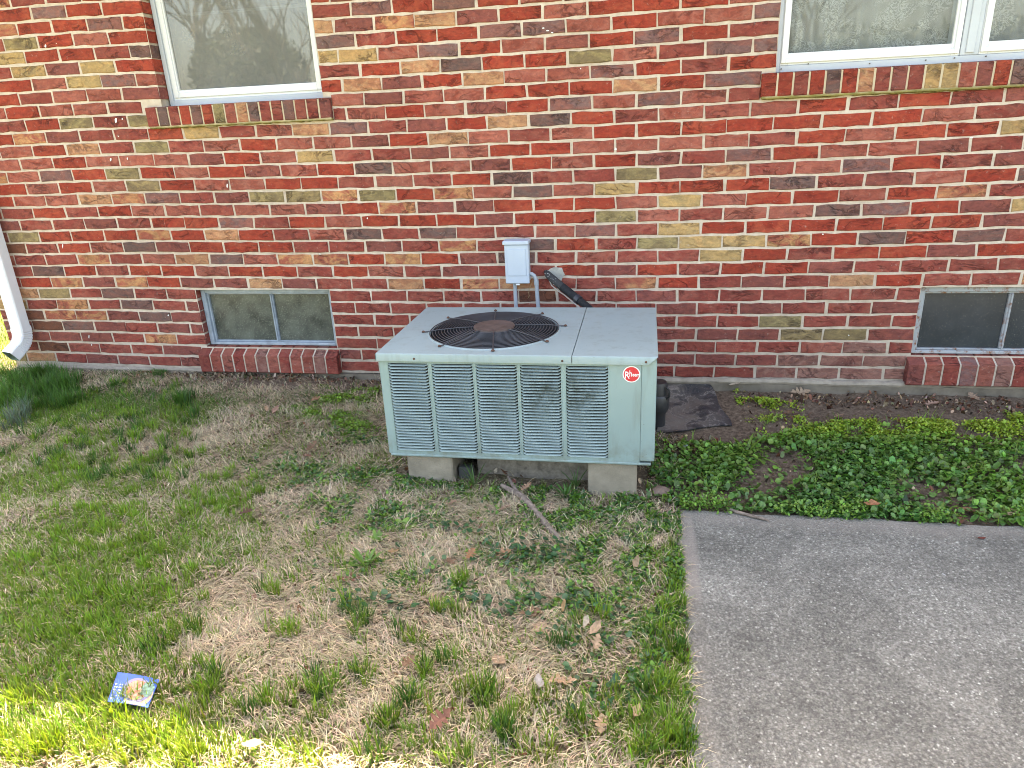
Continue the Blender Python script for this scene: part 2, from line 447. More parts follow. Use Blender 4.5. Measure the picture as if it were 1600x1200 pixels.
# mortar body of the wall: cells between the openings
xs = sorted({XL + .004, XRt} | {v for h_ in WIN.values() for v in h_[:2]}); zs = sorted({-.05, ZTOP} | {v for h_ in WIN.values() for v in h_[2:]})
mo = MB()
MY = .0042
for a in range(len(xs) - 1):
    for b in range(len(zs) - 1):
        xm, zm = (xs[a] + xs[a + 1]) / 2, (zs[b] + zs[b + 1]) / 2
        if any(h_[0] < xm < h_[1] and h_[2] < zm < h_[3] for h_ in WIN.values()): continue
        mo.add([(xs[a], MY, zs[b]), (xs[a + 1], MY, zs[b]), (xs[a + 1], MY, zs[b + 1]), (xs[a], MY, zs[b + 1])], [(0, 1, 2, 3)])
for h_ in WIN.values():     # jambs, set back a little behind the brick ends
    x0, x1, z0, z1 = h_; e = .008; low = z0 < .5
    for A, B in (((x0 - e, z0), (x0 - e, z1)), ((x1 + e, z1), (x1 + e, z0)), ((x0, z1 + e), (x1, z1 + e)), ((x1, z0 - e), (x0, z0 - e))):
        if low and A[1] < z0 and B[1] < z0: continue
        mo.add([(A[0], MY, A[1]), (B[0], MY, B[1]), (B[0], .2, B[1]), (A[0], .2, A[1])], [(0, 1, 2, 3)])
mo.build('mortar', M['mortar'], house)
# backing wall, side wall and the rest of the shell
sh = MB()
for a in range(len(xs) - 1):
    for b in range(len(zs) - 1):
        xm, zm = (xs[a] + xs[a + 1]) / 2, (zs[b] + zs[b + 1]) / 2
        if any(h_[0] < xm < h_[1] and h_[2] < zm < h_[3] for h_ in WIN.values()): continue
        sh.box(xs[a], xs[a + 1], .12, .2, zs[b], zs[b + 1])
sh.box(XL + .02, XL + .12, .2, 8., -.05, ZTOP); sh.box(XRt - .1, XRt, .2, 8., -.05, ZTOP); sh.box(XL + .02, XRt, 8., 8.2, -.05, ZTOP)
sh.box(XL, XRt, .2, 8., ZTOP - .05, ZTOP); sh.box(XL + .1, XRt, .2, 8., .95, 1.0)
sh.build('inner_wall', M['inner'], house)
sw = MB()       # gable side, brick too
sw.cur, sw.cur2 = colours('M')
for k in range(0, NK):
    off = 0 if k % 2 else .5
    for j in range(0, 38):
        y0 = .004 + (j - .5 + off) * BW; y1 = y0 + BW - .01
        if k % 2 and j == 0: continue
        y0 = max(y0, .1 if not (k % 2) else y0)
        if y1 - y0 < .03 or y1 > 8.1: continue
        sw.cur, sw.cur2 = colours(rnd.choice('RRMMPPWVDTOX'))
        z = k * BH; hh = BH / 2 - .005
        sw.add([(XL, y0, z - hh), (XL, y1, z - hh), (XL, y1, z + hh), (XL, y0, z + hh), (XL + .06, y0, z - hh), (XL + .06, y1, z - hh), (XL + .06, y1, z + hh), (XL + .06, y0, z + hh)],
               [(3, 2, 1, 0), (0, 1, 5, 4), (2, 3, 7, 6), (1, 2, 6, 5), (3, 0, 4, 7)])
tag(sw.build('side_brickwork', M['brick'], house), kind='stuff')
sm = MB(); sm.box(XL + .006, XL + .02, .004, 8.1, -.05, ZTOP); sm.build('side_mortar', M['mortar'], house)
# foundation and mortar wash
fo = MB(); fo.box(XL - .01, 2.62, -.012, .3, -.7, -.055); fo.box(2.62, XRt, -.022, .3, -.7, -.062); fo.box(XL - .01, XL + .3, .3, 8.2, -.7, -.05)
fo.build('foundation', M['concrete_old'], house)
wa = MB(); pts = []
for a in range(0, 160):
    x = 3.0 + a * .06
    pts.append((x, -.012 + .003 * math.sin(a * .9) + rnd.uniform(-.003, .003), -.052 + .002 * math.sin(a * .37) + rnd.uniform(-.002, .002)))
wa.tube(pts, [.016 + rnd.uniform(-.003, .003) for _ in pts], 8)
pts = [(XL + .02 + a * .06, -.004 + rnd.uniform(-.003, .003), -.048 + rnd.uniform(-.003, .003)) for a in range(0, 24)]
wa.tube(pts, [.011 + rnd.uniform(-.003, .003) for _ in pts], 8)
wa.build('mortar_wash', M['wash'], house, smooth=True)
# roof, soffit, gutter
ro = MB()
ro.add([(XL - .08, -.46, ZTOP), (XRt + .3, -.46, ZTOP), (XRt + .3, 4, 4.5), (XL - .08, 4, 4.5), (XRt + .3, 8.7, ZTOP), (XL - .08, 8.7, ZTOP)], [(0, 1, 2, 3), (3, 2, 4, 5), (0, 3, 5), (1, 4, 2)])
ro.build('roof', M['shingle'], house)
sf = MB(); sf.box(XL - .08, XRt + .3, -.46, 0.1, ZTOP - .02, ZTOP - .003); sf.build('soffit', M['soffit'], house)
gu = MB(); gu.box(XL - .08, XRt + .3, -.55, -.46, ZTOP - .12, ZTOP + .01); gu.build('gutter', M['alu'], house)

# sills: rowlock bricks
def sill(key, chars, slope, proj, n):
    x0, x1, z0, z1 = SILL[key]
    root = MB()
    yf = -proj
    if slope:
        root.add([(x0 + .004, yf + .004, z0 + .004), (x1 - .004, yf + .004, z0 + .004), (x1 - .004, yf + .004, z1 - slope - .003), (x0 + .004, yf + .004, z1 - slope - .003),
                  (x0 + .004, .12, z0 + .004), (x1 - .004, .12, z0 + .004), (x1 - .004, .012, z1 - .006), (x0 + .004, .012, z1 - .006)],
                 [(0, 1, 2, 3), (3, 2, 6, 7), (1, 5, 6, 2), (4, 0, 3, 7), (0, 4, 5, 1)])
    else:
        root.box(x0 + .004, x1 - .004, yf + .004, .12, z0 - .008, z1 - .003)
    r = root.build('window_sill', M['sillmortar'] if not slope else M['mortar'], house, origin=(x0, 0, z0))
    wd = (x1 - x0) / n
    for a in range(n):
        xa, xb = x0 + a * wd + .0045, x0 + (a + 1) * wd - .0045
        if a == 0: xa = x0
        if a == n - 1: xb = x1
        ch = chars[a % len(chars)]; mb = MB(); mb.cur, mb.cur2 = colours(ch, .86 if slope else .9)
        j = lambda s=.002: rnd.uniform(-s, s)
        b = .005; zt = z1 - slope; za = z0 + (0 if slope else .0)
        fy = yf + j(.0015)
        y2 = .1
        # profile in (y,z): front bottom, front top bevelled, back top
        prof = [(y2, za), (fy + b, za), (fy, za + b), (fy, zt - b), (fy + b * .8, zt), (.016, z1 - .002), (y2, z1)] if slope else [(y2, za), (fy + b, za), (fy, za + b), (fy, zt - b), (fy + b * .8, zt), (y2, z1)]
        V = [];
        for xx, inset in ((xa, 0), (xa + .003, 1), (xb - .003, 1), (xb, 0)):
            for (yy, zz) in prof:
                yq = yy + (0 if inset else (.0025 if yy < .05 else 0))
                V.append((xx + j(.0008), yq + j(.0006), zz + j(.001)))
        m_ = len(prof); Fs = [tuple(range(m_))[::-1], tuple(3 * m_ + t for t in range(m_))]
        for s_ in range(3):
            Fs += [(s_ * m_ + t, (s_ + 1) * m_ + t, (s_ + 1) * m_ + (t + 1) % m_, s_ * m_ + (t + 1) % m_) for t in range(m_)]
        mb.add(V, [f[::-1] for f in Fs])
        o = mb.build('sill_brick', M['brick'], r)
        o.location = Vector((0, 0, 0)) - r.location - house.location
    return r
m = NT('mossy_mortar'); p = m.pos(); sx = m.n('SeparateXYZ'); m.l(p, sx.inputs[0])
g_ = m.ramp(m.math('ADD', sx.outputs[2], m.math('MULTIPLY', m.noise(p, 30, 4), .03)), [(0., 1.), (1., 1.)])
mz = m.n('MapRange'); mz.inputs['From Min'].default_value = 1.335; mz.inputs['From Max'].default_value = 1.352
m.l(m.math('ADD', sx.outputs[2], m.math('MULTIPLY', m.noise(p, 30, 4), .02)), mz.inputs['Value'])
m.set(m.mix(mz.outputs[0], m.mix(m.noise(p, 40, 4), (.06, .06, .015), (.34, .28, .09)), lin((190, 174, 150))), .95); m.bump(m.noise(p, 150, 5), .7, .003)
M['sillmortar'] = m.m
sill('LW', 'MDMRDROPTDMMDMMW', 0, .020, 16)
sill('RW', 'RRMRDRTMWMYYPWRDRMWRPDRMTR', 0, .020, 26)
sill('BL', 'MPPMPLPMPPLM', .035, .045, 12)
sill('BR', 'WPMVPLMPMPM', .030, .045, 11)
M['shade_stain'] = simple('sill_shade_stain', (.16, .13, .05), .95, .1, var=.6, scale=60, bump=.5)  # shade under the sill put into a dark olive strip, plus mortar stain
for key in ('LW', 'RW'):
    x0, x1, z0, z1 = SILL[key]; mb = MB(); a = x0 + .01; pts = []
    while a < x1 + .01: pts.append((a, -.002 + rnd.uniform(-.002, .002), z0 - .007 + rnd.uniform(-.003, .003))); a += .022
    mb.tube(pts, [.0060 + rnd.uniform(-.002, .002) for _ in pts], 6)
    mb.build('sill_shade_stain', M['shade_stain'], house)

# ------------------------------------------------------------------ windows
M['glassL'] = mat_glass('screened_glass', .045, (.72, .74, .74), .40, (.30, .30, .29))  # grey film: insect screen and dust, with reflection haze put into its colour
M['glassR'] = mat_glass('curtained_glass', .012, (.85, .88, .88), .10, (.2, .2, .2))
M['glassB'] = mat_glass('dirty_basement_glass', .05, (.10, .12, .12), .85, (.045, .055, .052), .12, 34)
m = NT('cloudy_dirt_glass'); p = m.pos()
sp_ = m.ramp(m.noise(p, 150, 4, .8), [(.54, 0.), (.66, 1.)])
big = m.ramp(m.noise(p, 9, 4, .6), [(.3, 0.), (.7, 1.)])
c = m.mix(big, (.03, .036, .034), (.125, .14, .12)); c = m.mix(m.math('MULTIPLY', sp_, .7), c, (.32, .35, .3))
m.set(c, .28, spec=.5); m.bump(m.noise(p, 200, 3), .25, .001); M['cloudyglass'] = m.m
m = NT('dark_specked_glass'); p = m.pos()
sp_ = m.ramp(m.noise(p, 170, 3, .8), [(.60, 0.), (.70, 1.)])
c = m.mix(m.noise(p, 12, 4), (.022, .026, .03), (.05, .058, .066)); c = m.mix(m.math('MULTIPLY', sp_, .5), c, (.28, .28, .24))
m.set(c, .22, spec=.5); M['speckglass'] = m.m
def mat_lace():
    m = NT('lace_curtain'); p = m.pos()
    sx = m.n('SeparateXYZ'); m.l(p, sx.inputs[0]); cb = m.n('CombineXYZ'); m.l(sx.outputs[0], cb.inputs[0]); m.l(sx.outputs[2], cb.inputs[1]); q = cb.outputs[0]
    n1 = m.noise(q, 34, 3, .6, 2.6)
    cur = m.ramp(m.math('ABSOLUTE', m.math('SUBTRACT', n1, .5)), [(0., 1.), (.03, .8), (.07, 0.)])
    reg = m.ramp(m.noise(q, 6.5, 2, .5, .4), [(.44, 0.), (.52, 1.)])
    f = m.math('MULTIPLY', cur, reg)
    c = m.mix(f, m.mix(m.math('MULTIPLY', reg, .5), (.50, .465, .44), (.34, .315, .30)), (.78, .74, .71))
    m.set(c, .9); return m.m
M['lace'] = mat_lace(); M['sheer'] = simple('sheer_blind', (.42, .41, .39), .9, var=.1, scale=3)
M['steel'] = simple('blue_grey_steel', (.30, .36, .42), .5, .5, var=.25, scale=18, bump=.2)
m = NT('rusty_steel'); p = m.pos()
m.set(m.mix(m.ramp(m.noise(p, 26, 6, .7), [(.5, 0.), (.64, 1.)]), (.34, .37, .40), (.22, .09, .04)), .6); m.bump(m.noise(p, 90, 4), .3, .002); M['rust'] = m.m

def ring(mb, x0, x1, z0, z1, w, y0, y1, wb=None, wt=None):
    wb = w if wb is None else wb; wt = w if wt is None else wt
    mb.bbox(x0, x0 + w, y0, y1, z0, z1, .002); mb.bbox(x1 - w, x1, y0, y1, z0, z1, .002)
    mb.bbox(x0 + w, x1 - w, y0 + .0006, y1, z0, z0 + wb, .002); mb.bbox(x0 + w, x1 - w, y0 + .0006, y1, z1 - wt, z1, .002)
def curtain(x0, x1, z0, z1, y, mat, par, amp=.012, wl=.09, name='curtain'):
    n = int((x1 - x0) / .008); V = []
    for z in (z0, z1):
        for a in range(n + 1):
            x = x0 + (x1 - x0) * a / n; V.append((x, y + amp * math.sin(x * 2 * PI / wl) + amp * .6 * math.sin(x * 23 + 1), z))
    mb = MB(); mb.add(V, [(a, a + 1, n + 2 + a, n + 1 + a) for a in range(n)])
    return mb.build(name, mat, par, smooth=True)
def wparts(mb, name, mat, root, smooth=False):
    o = mb.build(name, mat, root, smooth); o.location = -root.location - house.location; return o
M['screw'] = simple('dark_screw', (.08, .06, .05), .6)

# left upper window
x0, x1, z0, z1 = WIN['LW']; fy = .075
mb = MB(); ring(mb, x0 + .002, x1 - .002, z0 + .002, z1, .022, fy, .13, .028)
lw = mb.build('window', M['wrap'], house, origin=((x0 + x1) / 2, 0, z0))
mb = MB(); ring(mb, x0 + .024, x1 - .024, z0 + .030, z1 - .022, .040, fy + .012, .12, .050); ring(mb, x0 + .034, x1 - .034, z0 + .043, z1 - .03, .024, fy + .004, fy + .011)
wparts(mb, 'sash', M['vinyl'], lw)
mb = MB(); mb.box(x0 + .060, x1 - .060, fy + .0235, fy + .027, z0 + .076, z1 - .055); wparts(mb, 'pane', M['glassL'], lw)
mb = MB(); mb.box(x0 + .066, x1 - .066, fy + .030, fy + .034, 1.86, 1.874); wparts(mb, 'blind_rail', M['vinyl'], lw)
o = curtain(x0 + .03, x1 - .03, z0 + .04, z1, .21, M['sheer'], lw, .003, .3); o.location = -lw.location - house.location
# right upper double window
x0, x1, z0, z1 = WIN['RW']; fy = .05
mb = MB(); ring(mb, x0 + .002, x1 - .002, z0 + .002, z1, .020, fy, .13, .028); mb.bbox(4.925, 5.0, fy + .001, .13, z0 + .0306, z1 - .0206, .003); mb.bbox(4.945, 4.98, fy - .006, fy, z0 + .04, z1 - .02, .002)
rw = mb.build('window', M['wrap'], house, origin=((x0 + x1) / 2, 0, z0))
for xa, xb in ((x0 + .022, 4.924), (5.001, x1 - .022)):
    mb = MB(); ring(mb, xa, xb, z0 + .031, z1 - .021, .034, fy + .006, .12, .05); ring(mb, xa + .004, xb - .004, z0 + .040, z1 - .026, .020, fy - .004, fy + .005)
    wparts(mb, 'sash', M['vinyl'], rw)
    mb = MB(); mb.box(xa + .03, xb - .03, fy + .018, fy + .022, z0 + .078, z1 - .05); wparts(mb, 'pane', M['glassR'], rw)
    o = curtain(xa + .0, xb - .0, z0 + .04, z1, .155, M['lace'], rw, .016, .13); o.location = -rw.location - house.location
for X, Z in ((4.185, 1.447), (4.56, 1.449), (4.79, 1.450), (4.905, 1.452), (5.03, 1.452), (4.30, 1.462)):
    mb = MB(); mb.tube([(X, fy - .006, Z), (X, fy + .002, Z)], .0028, 6); wparts(mb, 'screw', M['screw'], rw)
# basement windows
for key, gm, fm, yy, mull in (('BL', 'cloudyglass', 'steel', .045, 1.47), ('BR', 'speckglass', 'rust', .03, 5.325)):
    x0, x1, z0, z1 = WIN[key]
    mb = MB(); ring(mb, x0 + .001, x1 - .001, z0 + .001, z1 - .001, .026, yy, yy + .05, .016, .028)
    ring(mb, x0 + .027, x1 - .027, z0 + .018, z1 - .030, .010, yy + .014, yy + .05, .006)
    mb.bbox(mull - .010, mull + .010, yy + .016, yy + .05, z0 + .025, z1 - .041, .003); mb.bbox(mull - .003, mull + .003, yy + .008, yy + .0155, z0 + .025, z1 - .041, .001)
    bw = mb.build('window', M[fm], house, origin=((x0 + x1) / 2, 0, z0))
    bw['label'] = 'low basement window in a blue grey steel frame' if key == 'BL' else 'low basement window in a rusting steel frame'
    for xa, xb in ((x0 + .036, mull - .0095), (mull + .0095, x1 - .036)):
        mb = MB(); mb.box(xa, xb, yy + .030, yy + .034, z0 + .022, z1 - .038); wparts(mb, 'pane', M[gm], bw)
lw['label'] = 'white window with a plain grey blind'; rw['label'] = 'wide white double window with lace curtains'
# patch of cement at the pipe hole
mb = MB(); c = onY(868, 428); P = []
for a in range(14):
    q = 2 * PI * a / 14; r_ = 1 + rnd.uniform(-.18, .18); P.append((c.x + .048 * r_ * math.cos(q), -.0035 - .001 * rnd.random(), c.z - .004 + .040 * r_ * math.sin(q)))
mb.add([(c.x, -.006, c.z)] + P + [(x, .004, z) for x, y, z in P], [(0, 1 + (a + 1) % 14, 1 + a) for a in range(14)] + [(1 + a, 1 + (a + 1) % 14, 15 + (a + 1) % 14, 15 + a) for a in range(14)])
mb.build('cement_patch', simple('cement_patch', (.36, .36, .34), .95, .2, var=.25, scale=30, bump=.6), house, smooth=True)

fk = MB()
for px, py, w_, h_ in ((71, 72, 3, 5), (88, 68, 1.5, 1.5), (181, 188, 4, 8), (191, 186, 2, 3), (173, 249, 2.5, 5), (185, 213, 2, 2), (199, 248, 2, 4), (98, 384, 1.5, 8), (139, 526, 1.5, 6), (143, 539, 1.5, 3), (263, 493, 2, 3), (355, 290, 2, 6), (962, 233, 4, 4), (849, 44, 4, 2), (856, 48, 5, 2), (863, 51, 4, 2), (1518, 215, 6, 2), (1286, 366, 3, 2), (574, 341, 2, 3), (500, 397, 2, 2), (1326, 524, 2, 2), (907, 107, 2, 2)):
    P = [onY(px + w_ * .5 * math.cos(q * .9) * rnd.uniform(.7, 1.3), py + h_ * .5 * math.sin(q * .9) * rnd.uniform(.7, 1.3), -.0035) for q in range(7)]
    fk.add(P, [tuple(range(7))])
tag(fk.build('paint_flecks', M['vinyl'], house), kind='stuff')

# ------------------------------------------------------------------ downspout
ds = empty('downspout', (-.153, -.05, .1), 'white metal downspout with a ribbed elbow at the left corner of the house', 'downspout')
def sweep(mb, path, hw, hd, ribs=None, open_end=False):
    """rectangular tube; path = [(pos, tangent, side)]"""
    n = 0; rings = []; prof = [(-1, -.8), (-.85, -1), (-.35, -1), (-.28, -.93), (.28, -.93), (.35, -1), (.85, -1), (1, -.8), (1, .8), (.85, 1), (-.85, 1), (-1, .8)]
    for p_, t_, s_ in path:
        d_ = t_.cross(s_).normalized(); rings.append([p_ + s_ * (u * hw) + d_ * (v * hd) for u, v in prof])
    m_ = len(prof)
    V = [v for r_ in rings for v in r_]; Fs = [(a * m_ + k, a * m_ + (k + 1) % m_, (a + 1) * m_ + (k + 1) % m_, (a + 1) * m_ + k) for a in range(len(rings) - 1) for k in range(m_)]
    mb.add(V, Fs)
top = Vector((-.153, -.062, ZTOP - .1)); bot = Vector((-.153, -.062, .20))
s0 = Vector((1, 0, 0))
def frame(t, s): 
    s = (s - t * s.dot(t)).normalized(); return s
path = [(top, Vector((0, 0, -1)), s0), (bot, Vector((0, 0, -1)), s0)]
mb = MB(); sweep(mb, path, .041, .036); mb.build('pipe', M['alu'], ds, smooth=True)
mb = MB(); path = []; e_dir = Vector((-.20, -.78, -.52)).normalized(); pp = bot + Vector((0, 0, .03)); n = 16
for a in range(n + 1):
    f_ = min(1, a / 12); t_ = Vector((0, 0, -1)).lerp(e_dir, f_ * f_ * (3 - 2 * f_)).normalized()
    s_ = frame(t_, Vector((1, 0, 0)).lerp(Vector((.95, -.2, 0)), f_))
    path.append((pp.copy(), t_, s_)); pp += t_ * .0125
rb = []
for a, (p_, t_, s_) in enumerate(path):
    rb.append((p_, t_, s_))
    if 1 < a < 12: rb.append((p_ + t_ * .007, t_, s_))
for a, (p_, t_, s_) in enumerate(rb):
    pass
n2 = 0
def sweepr(mb, rbs, hw, hd):
    rings = []; prof = [(-1, -.8), (-.85, -1), (-.35, -1), (-.28, -.93), (.28, -.93), (.35, -1), (.85, -1), (1, -.8), (1, .8), (.85, 1), (-.85, 1), (-1, .8)]
    for a, (p_, t_, s_) in enumerate(rbs):
        g = .94 if (a % 2 and 2 < a < 22) else 1.0
        d_ = t_.cross(s_).normalized(); rings.append([p_ + s_ * (u * hw * g) + d_ * (v * hd * g) for u, v in prof])
    m_ = len(prof); V = [v for r_ in rings for v in r_]
    mb.add(V, [(a * m_ + k, a * m_ + (k + 1) % m_, (a + 1) * m_ + (k + 1) % m_, (a + 1) * m_ + k) for a in range(len(rings) - 1) for k in range(m_)])
sweepr(mb, rb, .044, .039); eo = mb.build('elbow', M['alu'], ds, smooth=False)
mb = MB(); sweepr(mb, [rb[-3], rb[-1]], .0425, .0375); e2 = mb.build('elbow_lining', simple('algae_metal', (.10, .16, .11), .7, var=.3, scale=40), ds)
mb = MB(); mb.box(-.200, -.106, -.101, -.0, 1.9, 1.93); mb.build('strap', M['alu'], ds)

# ------------------------------------------------------------------ condenser
UX0, UX1, UYF, UYB, UZ0, UZ1 = 2.531, 3.644, -1.05, -.335, -.036, .428
def mat_paint(name, col, stains=True):
    m = NT(name); p = m.pos()
    c = m.mix(m.ramp(m.noise(p, 3, 4), [(.3, 0.), (.7, 1.)]), tuple(v * .93 for v in col), tuple(v * 1.05 for v in col))
    mp = m.n('Mapping'); mp.inputs['Scale'].default_value = (14, 14, 2.2); m.l(p, mp.inputs[0])
    st = m.ramp(m.noise(mp.outputs[0], 1.6, 5, .65), [(.52, 0.), (.72, 1.)])
    c = m.mix(m.math('MULTIPLY', st, .35), c, (.16, .17, .13))
    sp = m.ramp(m.noise(p, 120, 2, .5), [(.72, 0.), (.76, 1.)])
    c = m.mix(m.math('MULTIPLY', sp, .5), c, (.10, .09, .06))
    up = m.n('SeparateXYZ'); m.l(p, up.inputs[0])
    lowd = m.math('MULTIPLY', m.ramp(up.outputs[2], [(0., 1.), (.09, 0.)]), m.ramp(m.noise(p, 16, 5, .7), [(.42, 0.), (.62, 1.)]))
    c = m.mix(m.math('MULTIPLY', lowd, .4), c, (.15, .14, .09))
    ru = m.ramp(m.noise(p, 38, 4, .7), [(.70, 0.), (.76, 1.)]); c = m.mix(m.math('MULTIPLY', ru, .55), c, (.24, .13, .06))
    m.set(c, .42, spec=.4); m.bump(m.noise(p, 4, 3), .25, .012); return m.m
M['green'] = mat_paint('sage_green_paint', (.245, .345, .345))
M['greentop'] = mat_paint('faded_green_top_paint', (.265, .35, .36))
m = NT('louver_paint_lightened'); p = m.pos(); sx = m.n('SeparateXYZ'); m.l(p, sx.inputs[0])
c = m.mix(m.noise(p, 5, 3), (.37, .48, .47), (.41, .52, .51))  # brightness put into the slat colour to offset shade inside the slots
def gauss(v, c_, w_): return m.math('POWER', 2.718, m.math('MULTIPLY', m.math('POWER', m.math('DIVIDE', m.math('SUBTRACT', v, c_), w_), 2.), -1.))
g1 = m.math('MULTIPLY', gauss(sx.outputs[0], 3.19, .10), gauss(sx.outputs[2], .27, .09)); g2 = m.math('MULTIPLY', gauss(sx.outputs[0], 3.35, .07), gauss(sx.outputs[2], .26, .10)); g3 = m.math('MULTIPLY', gauss(sx.outputs[0], 3.03, .06), gauss(sx.outputs[2], .20, .05))
g_ = m.math('ADD', m.math('ADD', g1, g2), m.math('MULTIPLY', g3, .5))
st = m.math('MULTIPLY', g_, m.ramp(m.noise(p, 28, 5, .75), [(.38, 0.), (.62, 1.)]), True)
c = m.mix(m.math('MULTIPLY', st, .8), c, (.07, .075, .025))
c = m.mix(m.math('MULTIPLY', m.ramp(m.noise(p, 60, 3), [(.68, 0.), (.74, 1.)]), .5), c, (.08, .08, .06))
m.set(c, .45, spec=.4); M['louver'] = m.m
M['coil'] = simple('dark_coil', (.018, .022, .03), .7, .3, var=.4, scale=80)
M['wire'] = simple('black_coated_wire', (.045, .045, .05), .45, .5, var=.3)
M['hub'] = simple('rusty_hub_plate', (.085, .058, .05), .6, .5, var=.4, scale=26)
M['blade'] = simple('grey_fan_blade', (.035, .035, .042), .5, .5, var=.3, scale=8)
M['ringrust'] = simple('rusty_wire', (.10, .05, .035), .7, .3, var=.5, scale=30)

ac = empty('air_conditioner', ((UX0 + UX1) / 2, (UYF + UYB) / 2, UZ0), 'sage green louvered air conditioner condenser standing on concrete blocks', 'air conditioner')
cols = [(2.570, 2.7385), (2.754, 2.9235), (2.9365, 3.1025), (3.115, 3.277), (3.2965, 3.4605)]
LZ0, LZ1 = -.008, .384
# front panel with five openings, 6 mm thick
mb = MB()
T = .006
xe = [UX0 + .004] + [v for c_ in cols for v in c_] + [3.5865]
for a in range(0, len(xe), 2): mb.box(xe[a], xe[a + 1], UYF, UYF + T, LZ0, LZ1)
mb.box(UX0 + .004, 3.5865, UYF, UYF + T, UZ0 + .012, LZ0); mb.box(UX0 + .004, 3.5865, UYF, UYF + T, LZ1, UZ1 - .034)
mb.build('front_panel', M['green'], ac)
# right corner post, sides, back, base pan
mb = MB(); mb.bbox(3.5875, UX1, UYF - .003, UYF + .02, UZ0 + .02, UZ1 - .018, .003)
mb.add([(3.600, UYF - .0035, UZ0 + .055), (3.634, UYF - .0035, UZ0 + .055), (3.634, UYF - .0035, UZ1 - .05), (3.600, UYF - .0035, UZ1 - .05)], [(0, 1, 2, 3)])
mb.bbox(UX1 - .005, UX1 + .001, UYF + .02, UYB, UZ0 + .02, UZ1 - .018, .002); mb.build('right_side_panel', M['green'], ac)
mb = MB(); mb.bbox(UX0, UX0 + .005, UYF + .001, UYB, UZ0 + .012, UZ1 - .02, .002); mb.build('left_side_panel', M['green'], ac)
mb = MB(); mb.box(UX0 + .005, UX1 - .005, UYB - .006, UYB, UZ0 + .012, UZ1 - .02); mb.build('back_panel', M['green'], ac)
mb = MB(); mb.bbox(UX0 + .008, UX1 - .012, UYF - .002, UYB + .002, UZ0, UZ0 + .0115, .003); mb.build('base_pan', M['green'], ac)
mb = MB(); mb.box(UX0 + .02, 3.52, UYF + .022, UYF + .05, UZ0 + .015, UZ1 - .03); mb.build('coil', M['coil'], ac)
# louver panels
PIT = (LZ1 - LZ0) / 30
def louver_mesh(w_):
    V = []; st = [0, .004, .012, w_ - .012, w_ - .004, w_]; lift = [1, .55, 0, 0, .55, 1]
    for x, l_ in zip(st, lift):
        yo = -.0045 * (1 - l_) ; zo = -.0049 + l_ * .0055
        V += [(x, .0095, -.0026 + l_ * .005), (x, yo, zo), (x, yo - .0004 * (1 - l_), zo - .0010), (x, .0095, -.0036 + l_ * .005)]
    Fs = []
    for a in range(5):
        for k in range(4): Fs.append((a * 4 + k, a * 4 + (k + 1) % 4, (a + 1) * 4 + (k + 1) % 4, (a + 1) * 4 + k))
    me = bpy.data.meshes.new('louver'); me.from_pydata(V, [], Fs); me.materials.append(M['louver']); me.shade_smooth()
    try: me.set_sharp_from_angle(angle=.7)
    except Exception: pass
    return me
for xa, xb in cols:
    mb = MB(); d_ = .0016
    mb.box(xa - .003, xa, UYF - d_, UYF - .0002, LZ0 - .003, LZ1 + .003); mb.box(xb, xb + .003, UYF - d_, UYF - .0002, LZ0 - .003, LZ1 + .003)
    mb.box(xa, xb, UYF - d_ + .0002, UYF - .0002, LZ1, LZ1 + .003); mb.box(xa, xb, UYF - d_ + .0002, UYF - .0002, LZ0 - .003, LZ0)
    lp = mb.build('louver_panel', M['green'], ac, origin=(xa, UYF, LZ0)); lm = louver_mesh(xb - xa)
    for a in range(30):
        o = link('louver', lm, lp); o.location = (0, 0, (a + .62) * PIT)
